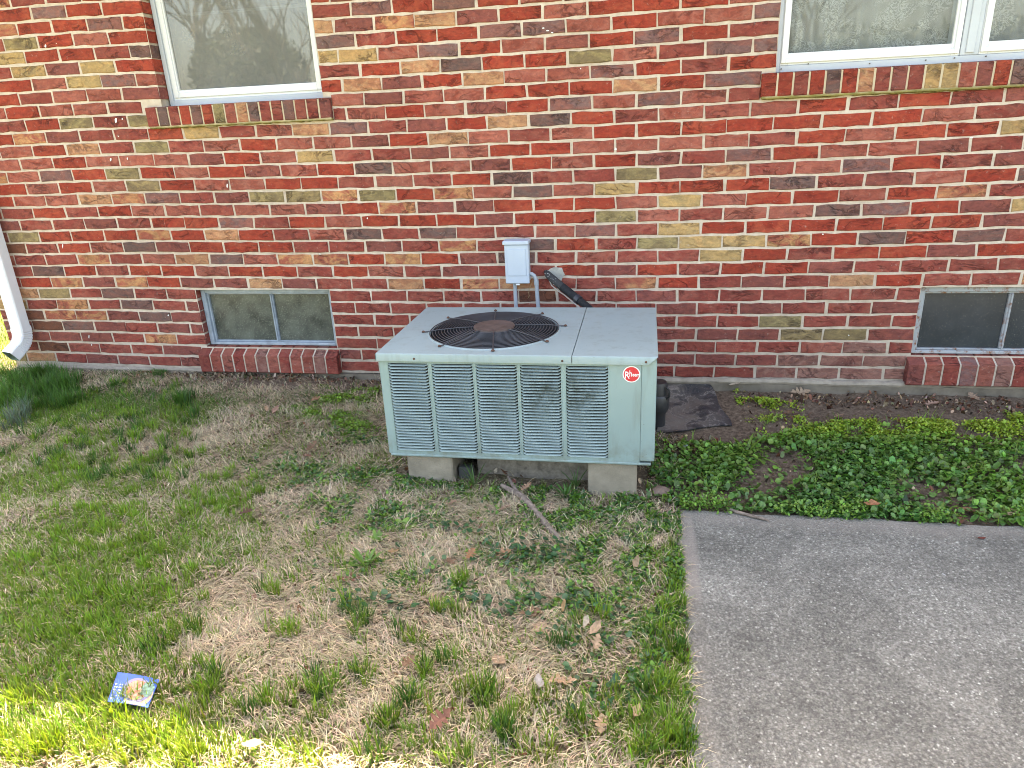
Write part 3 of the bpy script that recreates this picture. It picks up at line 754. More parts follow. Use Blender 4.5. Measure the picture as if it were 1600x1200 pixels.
# top panels: fan side with a round opening, service lid at the right
FC = (2.948, -.714, UZ1); FR = .293
SEAM = 3.322
def top_panel():
    mb = MB(); n = 64; x0, x1, y0, y1 = UX0 - .004, SEAM - .0015, UYF - .008, UYB + .006
    circ = []; outer = []
    for k in range(n):
        q = 2 * PI * (k + .5) / n; c_, s_ = math.cos(q), math.sin(q); circ.append((FC[0] + FR * c_, FC[1] + FR * s_))
        t_ = min(((x1 - FC[0]) / c_ if c_ > 0 else (x0 - FC[0]) / c_) if abs(c_) > 1e-6 else 9, ((y1 - FC[1]) / s_ if s_ > 0 else (y0 - FC[1]) / s_) if abs(s_) > 1e-6 else 9)
        outer.append((FC[0] + t_ * c_, FC[1] + t_ * s_))
    # snap nearest outer samples to the corners
    for cx_, cy_ in ((x0, y0), (x1, y0), (x1, y1), (x0, y1)):
        j = min(range(n), key=lambda k: (outer[k][0] - cx_) ** 2 + (outer[k][1] - cy_) ** 2); outer[j] = (cx_, cy_)
    Z = UZ1; lip = [(FR, 0), (FR - .004, .0035), (FR - .010, .004), (FR - .014, .001), (FR - .015, -.05)]
    V = [(x, y, Z) for x, y in outer]
    for r_, dz in lip: V += [(FC[0] + r_ * math.cos(2 * PI * (k + .5) / n), FC[1] + r_ * math.sin(2 * PI * (k + .5) / n), Z + dz) for k in range(n)]
    Fs = [(a * n + k, a * n + (k + 1) % n, (a + 1) * n + (k + 1) % n, (a + 1) * n + k) for a in range(len(lip)) for k in range(n)]
    mb.add(V, Fs)
    b = .005
    def skirt(px, pz0):
        pass
    # rolled front edge and lip, then sides
    for xa, xb in ((x0, x1),):
        prof = [(y0, Z), (y0 - b * .7, Z - b * .35), (y0 - b, Z - b), (y0 - b, Z - .032), (y0 - b + .004, Z - .0335)]
        V = [(x, y, z) for x in (xa, xb) for y, z in prof]; m_ = len(prof)
        mb.add(V, [(k, k + 1, m_ + k + 1, m_ + k) for k in range(m_ - 1)])
    prof = [(x0, Z), (x0 - .003, Z - .003), (x0 - .003, Z - .032)]
    mb.add([(x, y, z) for y in (y0 - b, y1) for x, z in prof], [(0, 3, 4, 1), (1, 4, 5, 2)])
    mb.add([(x0, y1, Z), (x1, y1, Z), (x1, y1, Z - .032), (x0, y1, Z - .032)], [(0, 1, 2, 3)])
    mb.add([(x1, y0, Z), (x1, y1, Z), (x1, y1, Z - .01), (x1, y0, Z - .01)], [(0, 1, 2, 3)])
    return mb.build('top_panel', M['greentop'], ac, smooth=True)
top_panel()
mb = MB(); x0, x1, y0, y1, Z = SEAM + .0015, UX1 + .004, UYF - .008, UYB + .006, UZ1 - .0005; b = .005
nx = 6
mb.add([(x0, y0, Z), (x1 - .002, y0, Z), (x1 - .002, y1, Z), (x0, y1, Z)], [(0, 1, 2, 3)])
prof = [(y0, Z), (y0 - b * .7, Z - b * .35), (y0 - b, Z - b), (y0 - b, Z - .032), (y0 - b + .004, Z - .0335)]
xr = [x1 - .002, x1 - .002, x1 - .006, x1 - .036, x1 - .037]
mb.add([(x0, y, z) for y, z in prof] + [(xx, y, z) for xx, (y, z) in zip(xr, prof)], [(k, k + 1, 5 + k + 1, 5 + k) for k in range(4)])
mb.add([(x1 - .002, y0 - .003, Z), (x1, y0 - .003, Z - .003), (x1, y0 + .01, Z - .03), (x1 - .002, y1, Z), (x1, y1, Z - .003), (x1, y1, Z - .03)], [(0, 1, 4, 3), (1, 2, 5, 4)])
mb.add([(x0, y1, Z), (x1, y1, Z), (x1, y1, Z - .032), (x0, y1, Z - .032)], [(0, 1, 2, 3)]); mb.add([(x0, y0, Z), (x0, y1, Z), (x0, y1, Z - .01), (x0, y0, Z - .01)], [(0, 1, 2, 3)])
mb.build('service_lid', M['greentop'], ac, smooth=True)
mb = MB(); mb.bbox(3.5875, UX1 - .001, UYF - .002, UYF + .02, UZ1 - .034, UZ1 - .006, .002); mb.build('corner_cap', M['green'], ac)
# shroud, motor, blades
mb = MB(); mb.lathe([(FR - .016, -.004), (FR - .02, -.16), (FR - .02, -.24)], FC, 64); mb.build('fan_shroud', M['wire'], ac, smooth=True)
mb = MB(); mb.lathe([(FR + .02, -.26), (.001, -.26)], FC, 48); mb.build('fan_floor', M['coil'], ac)
for a in range(3):
    mb = MB(); V = []; nn = 6; q0 = a * 2 * PI / 3 + 1.05
    for r_ in np.linspace(.05, FR - .035, nn):
        wdt = .55 + .5 * (r_ / FR)
        for t_ in np.linspace(-1, 1, 7):
            q = q0 + t_ * wdt * .95 ; V.append((FC[0] + r_ * math.cos(q), FC[1] + r_ * math.sin(q), UZ1 - .075 - t_ * .028 * (r_ / FR + .3) - .012 * t_ * t_))
    mb.add(V, [(i_ * 7 + k, i_ * 7 + k + 1, (i_ + 1) * 7 + k + 1, (i_ + 1) * 7 + k) for i_ in range(nn - 1) for k in range(6)])
    mb.build('fan_blade', M['blade'], ac, smooth=True)
mb = MB(); mb.lathe([(.0, -.11), (.055, -.11), (.055, -.05), (.001, -.045)], FC, 32); mb.build('fan_hub', M['blade'], ac, smooth=True)
# grille
GZ = UZ1 + .012
mb = MB()
def dome(r_): return GZ - .013 * (r_ / .285) ** 4 * .7 + 0.004 * (1 - r_ / .285)
nr = 16
for a in range(nr):
    r_ = .088 + (.283 - .088) * a / (nr - 1)
    pts = [(FC[0] + r_ * math.cos(2 * PI * k / 56), FC[1] + r_ * math.sin(2 * PI * k / 56), dome(r_)) for k in range(57)]
    mb.tube(pts, .0019 if a < nr - 1 else .0027, 5, False)
gr = mb.build('fan_grille', M['wire'], ac, smooth=True)
for a in range(8):
    q = a * PI / 4 + .18; mb = MB(); c_, s_ = math.cos(q), math.sin(q)
    prof = [(.07, dome(.07) + .002), (.16, dome(.16) + .0035), (.25, dome(.25) + .003), (.285, dome(.285) + .002), (.305, UZ1 + .004), (.318, UZ1 + .0035)]
    mb.tube([(FC[0] + r_ * c_, FC[1] + r_ * s_, z) for r_, z in prof], .0026, 6)
    o = mb.build('spoke', M['wire'], gr); o.location = -gr.location - ac.location
    mb = MB(); mb.lathe([(.0075, 0), (.0075, .003), (.004, .0065), (.0005, .007)], (FC[0] + .312 * c_, FC[1] + .312 * s_, UZ1 + .003), 10); o = mb.build('clip', M['ringrust'], gr); o.location = -gr.location - ac.location
mb = MB(); z = dome(.0) - UZ1
mb.lathe([(.092, z - .004), (.090, z + .003), (.072, z + .0075), (.066, z + .006), (.060, z + .0085), (.0005, z + .0085)], FC, 40); o = mb.build('grille_cap', M['hub'], gr, smooth=True); o.location = -gr.location - ac.location
# screws with rust runs
for X in (2.688, 3.285, 3.603):
    mb = MB(); mb.lathe([(.0045, 0), (.0045, .002), (.003, .0035), (.0002, .0038)], (0, 0, 0), 10)
    o = mb.build('screw', M['ringrust'], ac); o.rotation_euler = (PI / 2, 0, 0); o.location = Vector((X, UYF - .013, UZ1 - .020)) - ac.location
# badge
bc = Vector((3.549, UYF - .0012, .3535))
def disc(r_, y, name, mat, parent, n=40, th=.0008):
    mb = MB(); V = [(bc.x + r_ * math.cos(2 * PI * k / n), y, bc.z + r_ * math.sin(2 * PI * k / n)) for k in range(n)]
    V += [(v[0], y + th, v[2]) for v in V]
    mb.add(V, [tuple(range(n))] + [(k, n + k, n + (k + 1) % n, (k + 1) % n) for k in range(n)]); return mb.build(name, mat, parent)
WHITEP = simple('badge_white', (.8, .8, .8), .4, var=.02); REDP = simple('badge_red', (.62, .03, .045), .4, var=.05)
bd = disc(.0335, bc.y, 'badge', WHITEP, ac); o = disc(.0295, bc.y - .0006, 'badge_field', REDP, ac)
o.parent = bd; o.location = -bd.location - ac.location
def text(s_, size, loc, name, mat, parent, shear=0., bold=0., rot=(PI / 2, 0, 0), sx_=1., ext=.0002):
    cu = bpy.data.curves.new(name, 'FONT'); cu.body = s_; cu.size = size; cu.shear = shear; cu.offset = bold; cu.extrude = ext; cu.resolution_u = 3
    t_ = bpy.data.objects.new(name, cu); COL.objects.link(t_); bpy.context.view_layer.update()
    me = bpy.data.meshes.new_from_object(t_.evaluated_get(bpy.context.evaluated_depsgraph_get()))
    bpy.data.objects.remove(t_); bpy.data.curves.remove(cu); me.materials.clear(); me.materials.append(mat)
    o_ = link(name, me, parent); o_.rotation_euler = rot; o_.scale = (sx_, 1, 1)
    o_.location = Vector(loc) - (parent.matrix_world.translation if parent else Vector()); return o_
bpy.context.view_layer.update()
for s_, size, dx, dz, sx_, bo in (('R', .040, -.0265, -.0165, .8, .0006), ('h', .036, -.0085, -.0085, .62, .0005), ('eem', .0205, .0035, -.0075, .78, .0006)):
    text(s_, size, (bc.x + dx, bc.y - .0011, bc.z + dz), 'lettering', WHITEP, bd, sx_=sx_, bold=bo)

# blocks, board and slate under the unit
M['block'] = simple('concrete_block', (.27, .235, .185), .95, .2, var=.2, scale=18, bump=.9, bscale=140, bdist=.004)
def block(x0, x1, y0, y1, z0, z1, label, name='concrete_block', cat='concrete block', group='concrete blocks under the air conditioner', mat='block', rz=0):
    mb = MB(); c = ((x0 + x1) / 2, (y0 + y1) / 2, z0); mb.bbox(x0, x1, y0, y1, z0, z1, .006)
    o = mb.build(name, M[mat], None, origin=c); o.rotation_euler = (0, 0, rz); return tag(o, label, cat, group)
block(2.603, 2.803, UYF + .012, UYF + .40, -.235, UZ0 - .001, 'pale concrete block under the left front corner of the condenser')
block(3.377, 3.577, UYF + .014, UYF + .40, -.255, UZ0 - .001, 'pale concrete block under the right front corner, nearer the patio slab', rz=0)
block(2.62, 2.82, UYB - .24, UYB - .02, -.24, UZ0 - .001, 'concrete block under the left rear of the condenser, in its shade')
block(3.36, 3.56, UYB - .24, UYB - .02, -.24, UZ0 - .001, 'concrete block under the right rear of the condenser, in its shade')
M['board'] = simple('weathered_board', (.19, .165, .135), .9, .2, var=.4, scale=40, bump=.6, bscale=60)
M['slate'] = simple('grey_slate', (.065, .066, .066), .8, .4, var=.3, scale=20, bump=.4)
a_, b_ = onY(760, 738, -.93), onY(916, 742, -.93)
mb = MB(); mb.bbox(2.885, 3.372, -.935, -.90, -.20, -.052, .004); tag(mb.build('board', M['board'], origin=(3.13, -.92, -.2)), 'weathered grey board on edge between the blocks below the condenser', 'board')
mb = MB(); mb.bbox(2.812, 2.876, -.985, -.95, -.20, -.115, .004); tag(mb.build('slate_piece', M['slate'], origin=(2.845, -.97, -.2)), 'dark slate grey offcut leaning between the left block and the board', 'slate')

# electrical box with conduits
M['boxpaint'] = simple('blue_grey_box_paint', (.43, .51, .62), .42, .5, var=.04)
M['conduit'] = simple('grey_pvc_conduit', (.30, .345, .40), .45, .5, var=.08)
eb = empty('disconnect_box', (2.945, 0, .49), 'pale blue grey electrical disconnect box mounted on the brick above the condenser', 'electrical box')
bx0, bx1, bz0, bz1 = 2.883, 3.008, .487, .700; YB = -.075
mb = MB(); mb.bbox(bx0 + .004, bx1 - .004, YB + .012, -.002, bz0 + .006, bz1 - .004, .003); mb.build('enclosure', M['boxpaint'], eb)
mb = MB(); mb.bbox(bx0, bx1, YB, YB + .0115, bz0, bz1 - .012, .004); mb.bbox(bx0 + .014, bx1 - .014, YB - .003, YB - .0005, bz0 + .042, bz1 - .035, .0015); mb.build('cover', M['boxpaint'], eb)
mb = MB(); mb.bbox(bx0 - .007, bx1 + .003, YB - .008, -.003, bz1 - .0115, bz1 + .008, .003); mb.build('hood', M['boxpaint'], eb)
mb = MB(); mb.bbox(2.936, 2.956, YB + .001, YB + .006, bz0 - .009, bz0 - .0005, .002); mb.build('hasp', M['alu'], eb)
def conduit(pts, r_, label, group='grey conduits from the disconnect box'):
    o = None; c = pts[-1]
    mb = MB(); mb.tube(pts, r_, 12); return tag(mb.build('conduit', M['conduit'], smooth=True, origin=c), label, 'conduit', group)
conduit([(2.926, -.045, .487), (2.926, -.045, .3), (2.926, -.06, .15), (2.926, -.2, .08), (2.926, -.34, .08)], .0105, 'straight grey conduit dropping from the underside of the disconnect box')
X = 3.047
conduit([(3.006, -.052, .535), (3.018, -.052, .533), (3.030, -.052, .524), (3.037, -.052, .508), (3.040, -.052, .488), (3.044, -.053, .40), (3.05, -.055, .3), (3.052, -.07, .15), (3.052, -.2, .1), (3.052, -.34, .1)], .0105, 'curved grey conduit leaving the right side of the disconnect box')
mb = MB(); mb.tube([(3.0395, -.052, .497), (3.0405, -.052, .476)], .0128, 12)
tag(mb.build('conduit_coupling', M['conduit'], smooth=True, origin=(3.04, -.052, .486)), 'grey coupling on the curved conduit beside the disconnect box', 'coupling')
# refrigerant line
h0 = onY(853, 424, -.01)
rl = empty('refrigerant_line', h0, 'black foam insulated refrigerant line running from the wall down behind the condenser', 'pipe')
M['foam'] = simple('black_foam', (.016, .018, .021), .8, .3, var=.4, scale=50, bump=.5, bscale=160)
m = NT('foam_with_paint_flecks'); p = m.pos(); m.set(m.mix(m.ramp(m.noise(p, 95, 3), [(.6, 0.), (.66, 1.)]), (.028, .03, .034), (.4, .4, .38)), .8); M['foamfleck'] = m.m
P = [onY(853, 424, .01), onY(857, 430, -.03), onY(866, 438, -.055), onY(878, 448, -.075), onY(892, 459, -.095), onY(903, 468, -.12), onY(915, 477, -.16), onY(926, 487, -.21), onY(936, 500, -.27), onY(944, 520, -.33)]
mb = MB(); mb.tube(P[:4], [.013, .019, .021, .021], 12); mb.build('flecked_insulation', M['foamfleck'], rl, smooth=True)
mb = MB(); mb.tube(P[3:6], [.0215, .021, .020], 12); mb.build('insulation', M['foam'], rl, smooth=True)
mb = MB(); mb.tube([P[5], (P[5] + P[6]) / 2, P[6], P[7], P[8], P[9]], [.018, .0185, .0185, .019, .019, .019], 12); mb.build('insulation', M['foam'], rl, smooth=True)
q0 = onY(894, 464, -.10); q1 = onY(899, 472, -.108)
mb = MB(); mb.tube([P[4] * .25 + P[5] * .75, P[5] * .8 + P[6] * .2], .0235, 12); mb.build('tape_band', simple('black_tape', (.03, .035, .045), .35), rl, smooth=True)
tail = [onY(895, 466, -.10), onY(896, 474, -.10), onY(893, 472, -.098)]
W_ = [onY(856, 432, -.02), onY(862, 446, -.04), onY(873, 455, -.05), onY(882, 461, -.06), onY(893, 470, -.075), onY(903, 478, -.09), onY(910, 487, -.14), onY(916, 500, -.22)]
mb = MB(); mb.tube(W_, [.0035, .0035, .0035, .0035, .0042, .005, .004, .004], 6)
mb.build('bare_line', simple('bare_metal_line', (.45, .42, .40), .5, metal=.3), rl, smooth=True)

# black bin-like drain pipe and rubber mat at the right of the unit
M['blk'] = simple('black_plastic', (.022, .023, .026), .45, .5, var=.4, scale=20)
c = onZ(1030, 660, -.14)
pc = (3.66, -.42)
bp = empty('drain_pipe', (pc[0], pc[1], -.15), 'black plastic drain pipe standing behind the right side of the condenser', 'pipe')
mb = MB(); mb.lathe([(.038, 0), (.040, .02), (.040, .10), (.050, .115), (.056, .13), (.056, .19), (.050, .20)], (pc[0] + .005, pc[1], -.17), 24, True); mb.build('pipe', M['blk'], bp, smooth=True)
mb = MB(); mb.tube([(pc[0] + .045, pc[1] - .035, .075), (pc[0] + .058, pc[1] - .04, .06), (pc[0] + .058, pc[1] - .04, .03), (pc[0] + .045, pc[1] - .035, .015)], .005, 8); mb.build('handle', M['blk'], bp, smooth=True)
mb = MB(); mb.lathe([(.048, .19), (.046, .24), (.04, .26), (.001, .262)], (pc[0] + .005, pc[1], -.17), 24); mb.build('cap', M['blk'], bp, smooth=True)
# mat: a sheet lying from the foundation onto the soil
corn = [onY(1025, 598, -.03), onY(1110, 606, -.03), onG(1143, 668), onG(1025, 678)]
mb = MB(); n = 14; V = []
for a in range(n + 1):
    for b in range(n + 1):
        u, v = a / n, b / n
        p0 = corn[0].lerp(corn[1], u); p1 = corn[3].lerp(corn[2], u); p_ = p0.lerp(p1, v)
        g = gz(p_.x, p_.y); zt = -.068 * (1 - ss(0, .22, v)) + (g + .012) * ss(0, .22, v)
        z = zt + .012 * math.sin(7 * u + 3 * v) * v * (1 - v) * 2 + .018 * math.exp(-((u - .55 - .3 * v) / .08) ** 2) * (v > .2) * math.sin(PI * v) + .01 * math.exp(-((v - .72) / .06) ** 2) * (1 - u)
        V.append((p_.x + .008 * math.sin(9 * v), p_.y - .01 * math.sin(6 * u), float(z)))
nn = n + 1
mb.add(V, [(a * nn + b, a * nn + b + 1, (a + 1) * nn + b + 1, (a + 1) * nn + b) for a in range(n) for b in range(n)])
mb.add([(v[0], v[1], v[2] - .004) for v in V], [(a * nn + b, (a + 1) * nn + b, (a + 1) * nn + b + 1, a * nn + b + 1) for a in range(n) for b in range(n)])
m = NT('black_rubber_with_silt'); p = m.pos()
silt = m.ramp(m.noise(p, 7, 5, .65, .8), [(.38, 0.), (.60, 1.)])
ed = m.noise(p, 7, 5, .65, .8); rim = m.ramp(m.math('ABSOLUTE', m.math('SUBTRACT', ed, .515)), [(0., 1.), (.02, 0.)])
sx = m.n('SeparateXYZ'); m.l(p, sx.inputs[0]); lf = m.ramp(m.math('SUBTRACT', 4.02, sx.outputs[0], True), [(.0, 0.), (.2, 1.)])
c_ = m.mix(m.math('MULTIPLY', silt, m.math('MULTIPLY', lf, .8)), (.022, .025, .03), (.17, .15, .13)); c_ = m.mix(m.math('MULTIPLY', rim, .35), c_, (.42, .38, .34))
c_ = m.mix(m.math('MULTIPLY', m.ramp(m.noise(p, 90, 4, .7), [(.55, 0.), (.66, 1.)]), .35), c_, (.25, .25, .27))
m.set(c_, .42); m.bump(m.noise(p, 40, 4), .5, .004)
o = mb.build('rubber_mat', m.m, smooth=True, origin=tuple(corn[3])); tag(o, 'black rubber sheet with dried silt lying against the foundation right of the condenser', 'mat')

# ------------------------------------------------------------------ ground
def axis(a, b, step, lo, hi):
    c = list(np.arange(a, b + 1e-6, step)); d = step; x = a; L = []
    while x > lo: d *= 1.35; x -= d; L.append(x)
    d = step; x = b; R = []
    while x < hi: d *= 1.35; x += d; R.append(x)
    return np.array(L[::-1] + c + R)
gx = axis(-1.4, 5.9, .035, -150, 160); gy = axis(-3.0, .35, .035, -160, 150)
GX, GY = np.meshgrid(gx, gy, indexing='ij')
GZg = gz(GX, GY) + rng.normal(0, .0022, GX.shape) * ((GX > -1.4) & (GX < 5.9) & (GY > -3))
inslab = (GX > 3.765) & (GX < 7.4) & (GY < -1.155) & (GY > -7)
GZg = np.where(inslab, -.26, GZg)
ny = len(gy); I, J = np.meshgrid(np.arange(len(gx) - 1), np.arange(ny - 1), indexing='ij')
fa = np.stack([I * ny + J, (I + 1) * ny + J, (I + 1) * ny + J + 1, I * ny + J + 1], -1).reshape(-1, 4)
m = NT('soil_and_thatch'); p = m.pos(); sx = m.n('SeparateXYZ'); m.l(p, sx.inputs[0])
soil = m.ramp(m.noise(p, 55, 6, .75), [(.3, (.05, .035, .026)), (.5, (.15, .108, .08)), (.72, (.30, .23, .175))])
th = m.ramp(m.noise(p, 75, 6, .8, .6), [(.3, (.045, .035, .02)), (.5, (.18, .14, .09)), (.7, (.50, .42, .29))])
far = m.mix(m.ramp(m.noise(p, 3.5, 6, .7), [(.35, 0.), (.62, 1.)]), (.075, .14, .03), (.26, .23, .12))
bed = m.math('MULTIPLY', m.ramp(m.math('SUBTRACT', sx.outputs[0], 3.3), [(.1, 0.), (.4, 1.)]), 1.)
nearw = m.ramp(m.math('ADD', sx.outputs[1], m.math('MULTIPLY', m.noise(p, 6, 4), .3)), [(.0, 0.), (1., 1.)])
mr = m.n('MapRange'); mr.inputs['From Min'].default_value = -.42; mr.inputs['From Max'].default_value = -.16
m.l(m.math('ADD', sx.outputs[1], m.math('MULTIPLY', m.math('SUBTRACT', m.noise(p, 6, 4), .5), .35)), mr.inputs['Value'])
sf_ = m.math('MAXIMUM', bed, mr.outputs[0])
near = m.mix(sf_, th, soil)
dx = m.math('ABSOLUTE', m.math('SUBTRACT', sx.outputs[0], 2.4)); dy = m.math('ABSOLUTE', m.math('ADD', sx.outputs[1], 1.3))
isn = m.math('MAXIMUM', m.ramp(m.math('SUBTRACT', dx, 3.5), [(0., 0.), (.4, 1.)]), m.ramp(m.math('SUBTRACT', dy, 1.4), [(0., 0.), (.3, 1.)]))
m.set(m.mix(isn, near, far), .95, spec=.15); m.bump(m.noise(p, 90, 6, .8), 1., .012)
gr_o = big_mesh('ground', np.stack([GX, GY, GZg], -1).reshape(-1, 3), [fa], m.m, None); tag(gr_o, kind='structure')

# patio slab
c0 = onZ(1057, 800, -.2)
SX0, SY0 = 3.735, -1.122
mb = MB(); n = 34; edge = []
def wob(t, s): return .005 * math.sin(9 * t + s) + .004 * math.sin(23 * t + 2 * s) + rnd.uniform(-.003, .003)
left = [(SX0 + wob(t, 1) + (.015 if t == 0 else 0), SY0 - t) for t in np.arange(0, 6, .05)]
topE = [(SX0 + t, SY0 + wob(t, 2) - (.012 if t < .03 else 0)) for t in np.arange(3.7, .02, -.05)]
poly = topE + left + [(SX0 + 3.7, SY0 - 5.95)]
m_ = len(poly); cx_, cy_ = SX0 + 1.8, SY0 - 3
SZ = -.188
V = [(x, y, SZ) for x, y in poly] + [(x - (.010 if x < cx_ else -.01) * (x < SX0 + .1), y + .010 * (y > SY0 - .1), SZ - .012) for x, y in poly] + [(x - .010 * (x < SX0 + .1), y + .010 * (y > SY0 - .1), -.32) for x, y in poly]
mb.add(V, [tuple(range(m_))[::1]] + [(r_ * m_ + k, r_ * m_ + (k + 1) % m_, (r_ + 1) * m_ + (k + 1) % m_, (r_ + 1) * m_ + k) for r_ in (0, 1) for k in range(m_)])
m = NT('exposed_aggregate_concrete'); p = m.pos(); sx = m.n('SeparateXYZ'); m.l(p, sx.inputs[0])
vo = m.n('TexVoronoi'); vo.inputs['Scale'].default_value = 150; m.l(p, vo.inputs[0])
vo2 = m.n('TexVoronoi'); vo2.inputs['Scale'].default_value = 95; m.l(p, vo2.inputs[0])
cell = m.ramp(vo.outputs['Color'], [(.0, (.055, .05, .048)), (.3, (.12, .11, .105)), (.62, (.21, .195, .18)), (.80, (.30, .285, .265)), (.93, (.62, .60, .56))])
cell = m.mix(m.ramp(vo.outputs['Distance'], [(.3, 0.), (.6, .65)]), cell, (.09, .082, .078))
c2_ = m.ramp(m.noise(p, 125, 5, .85), [(.38, (.06, .057, .052)), (.5, (.16, .152, .14)), (.63, (.38, .365, .335))])
c = m.mix(.5, cell, c2_)
big = m.ramp(m.noise(p, 2.6, 8, .74, .9), [(.3, (.68, .71, .68)), (.5, (1.06, 1.10, 1.06)), (.72, (1.5, 1.56, 1.5))])
c = m.mix(1., c, big, 'MULTIPLY')
pb = m.ramp(vo2.outputs['Color'], [(.965, 0.), (.975, 1.)]); c = m.mix(m.math('MULTIPLY', pb, .6), c, (.55, .56, .57))
# smoother, paler troweled margin
ex = m.ramp(m.math('ADD', m.math('SUBTRACT', sx.outputs[0], SX0), m.math('MULTIPLY', m.noise(p, 7, 4), .02)), [(.062, 1.), (.078, 0.)])
ey = m.ramp(m.math('ADD', m.math('SUBTRACT', SY0, sx.outputs[1]), m.math('MULTIPLY', m.noise(p, 5, 4), .10)), [(.10, 1.), (.17, 0.)])
exl = m.math('MULTIPLY', ex, m.ramp(m.math('SUBTRACT', SY0, sx.outputs[1]), [(.50, 1.), (.62, .15)]))
em = m.math('MAXIMUM', exl, m.math('MULTIPLY', ey, .7))
pale = m.mix(m.noise(p, 120, 4, .8), (.20, .18, .155), (.33, .30, .27))
c = m.mix(m.math('MULTIPLY', em, .75), c, pale)
m.set(c, .92, spec=.25); m.bump(m.math('ADD', vo.outputs['Distance'], m.noise(p, 220, 4)), 1., .004)
tag(mb.build('concrete_slab', m.m), kind='structure')

# ------------------------------------------------------------------ grass and ground cover
M['grass'] = mat_leaf('grass_blade', .5, .35, .12); M['strawm'] = mat_leaf('dead_straw', .75, .2, .2, .2); M['leafm'] = mat_leaf('broad_leaf', .42, .25, .2, .45)
def blades(name, pts, L, w_, lean, azi, base_c, tip_c, jitter, mat, kind='stuff', bend=.5, lift=None, parent=None):
    """pts (N,2). lean = angle from vertical at root; two-segment bent blades"""
    N = len(pts); L = np.broadcast_to(L, N).astype(float); w_ = np.broadcast_to(w_, N); lean = np.broadcast_to(lean, N).astype(float)
    z = gz(pts[:, 0], pts[:, 1]) + (0 if lift is None else lift)
    base = np.stack([pts[:, 0], pts[:, 1], z], 1)
    d = np.stack([np.cos(azi), np.sin(azi), np.zeros(N)], 1); sd_ = np.stack([-np.sin(azi), np.cos(azi), np.zeros(N)], 1)
    tw = rng.uniform(-.6, .6, N)[:, None]; sd_ = sd_ + d * tw; sd_ /= np.linalg.norm(sd_, axis=1)[:, None]
    up = np.array([0, 0, 1.])
    a1 = lean; a2 = lean + bend * rng.uniform(.3, 1.4, N)
    p1 = base + (d * np.sin(a1)[:, None] + up * np.cos(a1)[:, None]) * (L * .5)[:, None]
    p2 = p1 + (d * np.sin(a2)[:, None] + up * np.cos(a2)[:, None]) * (L * .5)[:, None]
    p1[:, 2] = np.maximum(p1[:, 2], z + .003); p2[:, 2] = np.maximum(p2[:, 2], z + .002)
    hw = (w_ * .5)[:, None]
    V = np.stack([base - sd_ * hw * .8, base + sd_ * hw * .8, p1 + sd_ * hw, p1 - sd_ * hw, p2], 1)
    o = np.arange(N)[:, None] * 5
    q = np.concatenate([o, o + 1, o + 2, o + 3], 1); t_ = np.concatenate([o + 3, o + 2, o + 4], 1)
    k = (1 + rng.normal(0, jitter, (N, 1))); hue = 1 + rng.normal(0, jitter * .5, (N, 3))
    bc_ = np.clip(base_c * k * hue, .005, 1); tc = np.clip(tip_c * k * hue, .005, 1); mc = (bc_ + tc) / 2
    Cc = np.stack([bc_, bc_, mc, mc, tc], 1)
    ob = big_mesh(name, V.reshape(-1, 3), [q, t_], mat, Cc.reshape(-1, 3), parent)
    if kind: ob['kind'] = kind
    return ob
def in_slab(P): return (P[:, 0] > SX0 + .01) & (P[:, 1] < SY0 - .005)
def in_unit_blocks(P):
    x, y = P[:, 0], P[:, 1]
    b = np.zeros(len(P), bool)
    for x0, x1, y0, y1 in ((2.60, 2.81, UYF + .01, UYF + .41), (3.37, 3.58, UYF + .01, UYF + .41), (2.88, 3.38, -.94, -.89), (2.81, 2.88, -1.0, -.94)): b |= (x > x0) & (x < x1) & (y > y0) & (y < y1)
    return b
def under_unit(P): return (P[:, 0] > UX0) & (P[:, 0] < UX1) & (P[:, 1] > UYF + .02) & (P[:, 1] < UYB)
def in_mat(P): return (P[:, 0] > 3.62) & (P[:, 0] < 4.06) & (P[:, 1] > -.50)
def in_flyer(P):
    return (np.abs(P[:, 0] - FLY.x) < .055) & (np.abs(P[:, 1] - FLY.y) < .04)
def keep(P, extra=None):
    k = (P[:, 1] < -.02) & ~in_slab(P) & ~in_unit_blocks(P) & ~in_mat(P)
    return P[k]
FLY = onG(208, 1078)
def vnoise(P, s, seed=0):
    """cheap smooth noise 0..1 from summed sines"""
    r = np.random.default_rng(seed); v = np.zeros(len(P))
    for _ in range(7):
        a = r.uniform(0, 2 * PI); f_ = s * r.uniform(.6, 1.7); v += np.sin((P[:, 0] * math.cos(a) + P[:, 1] * math.sin(a)) * f_ + r.uniform(0, 6.28))
    return .5 + v / 7 * .9
# greenness of the lawn: world-space patches (x, y, radius x, radius y, weight)
def gp(px, py, rx, ry, wt): p_ = onG(px, py); return (p_.x, p_.y, rx, ry, wt)
GREEN = [gp(60, 640, .55, .22, 1.6), gp(200, 640, .35, .16, .9), gp(290, 655, .12, .16, 1.3), gp(60, 760, .5, .28, 1.0), gp(60, 900, .45, .3, 1.1), gp(250, 840, .4, .2, .6), gp(330, 790, .14, .10, .9), gp(350, 850, .2, .1, .5),
         gp(100, 1010, .4, .14, 1.0), gp(60, 1120, .5, .12, 1.0), gp(230, 960, .3, .12, .6), gp(430, 720, .15, .1, .3), gp(480, 1080, .2, .08, .5), gp(1030, 1050, .12, .3, .8), gp(1040, 1150, .12, .12, .9), gp(700, 1150, .25, .08, .5), gp(350, 1160, .4, .08, .6)]
STRAW = [gp(260, 690, .35, .1, 1.2), gp(330, 740, .25, .08, .8), gp(480, 820, .35, .2, .9), gp(640, 860, .4, .25, .9), gp(380, 960, .25, .15, .9), gp(500, 1020, .4, .15, .8), gp(740, 800, .25, .1, .8), gp(350, 1050, .2, .06, .7)]
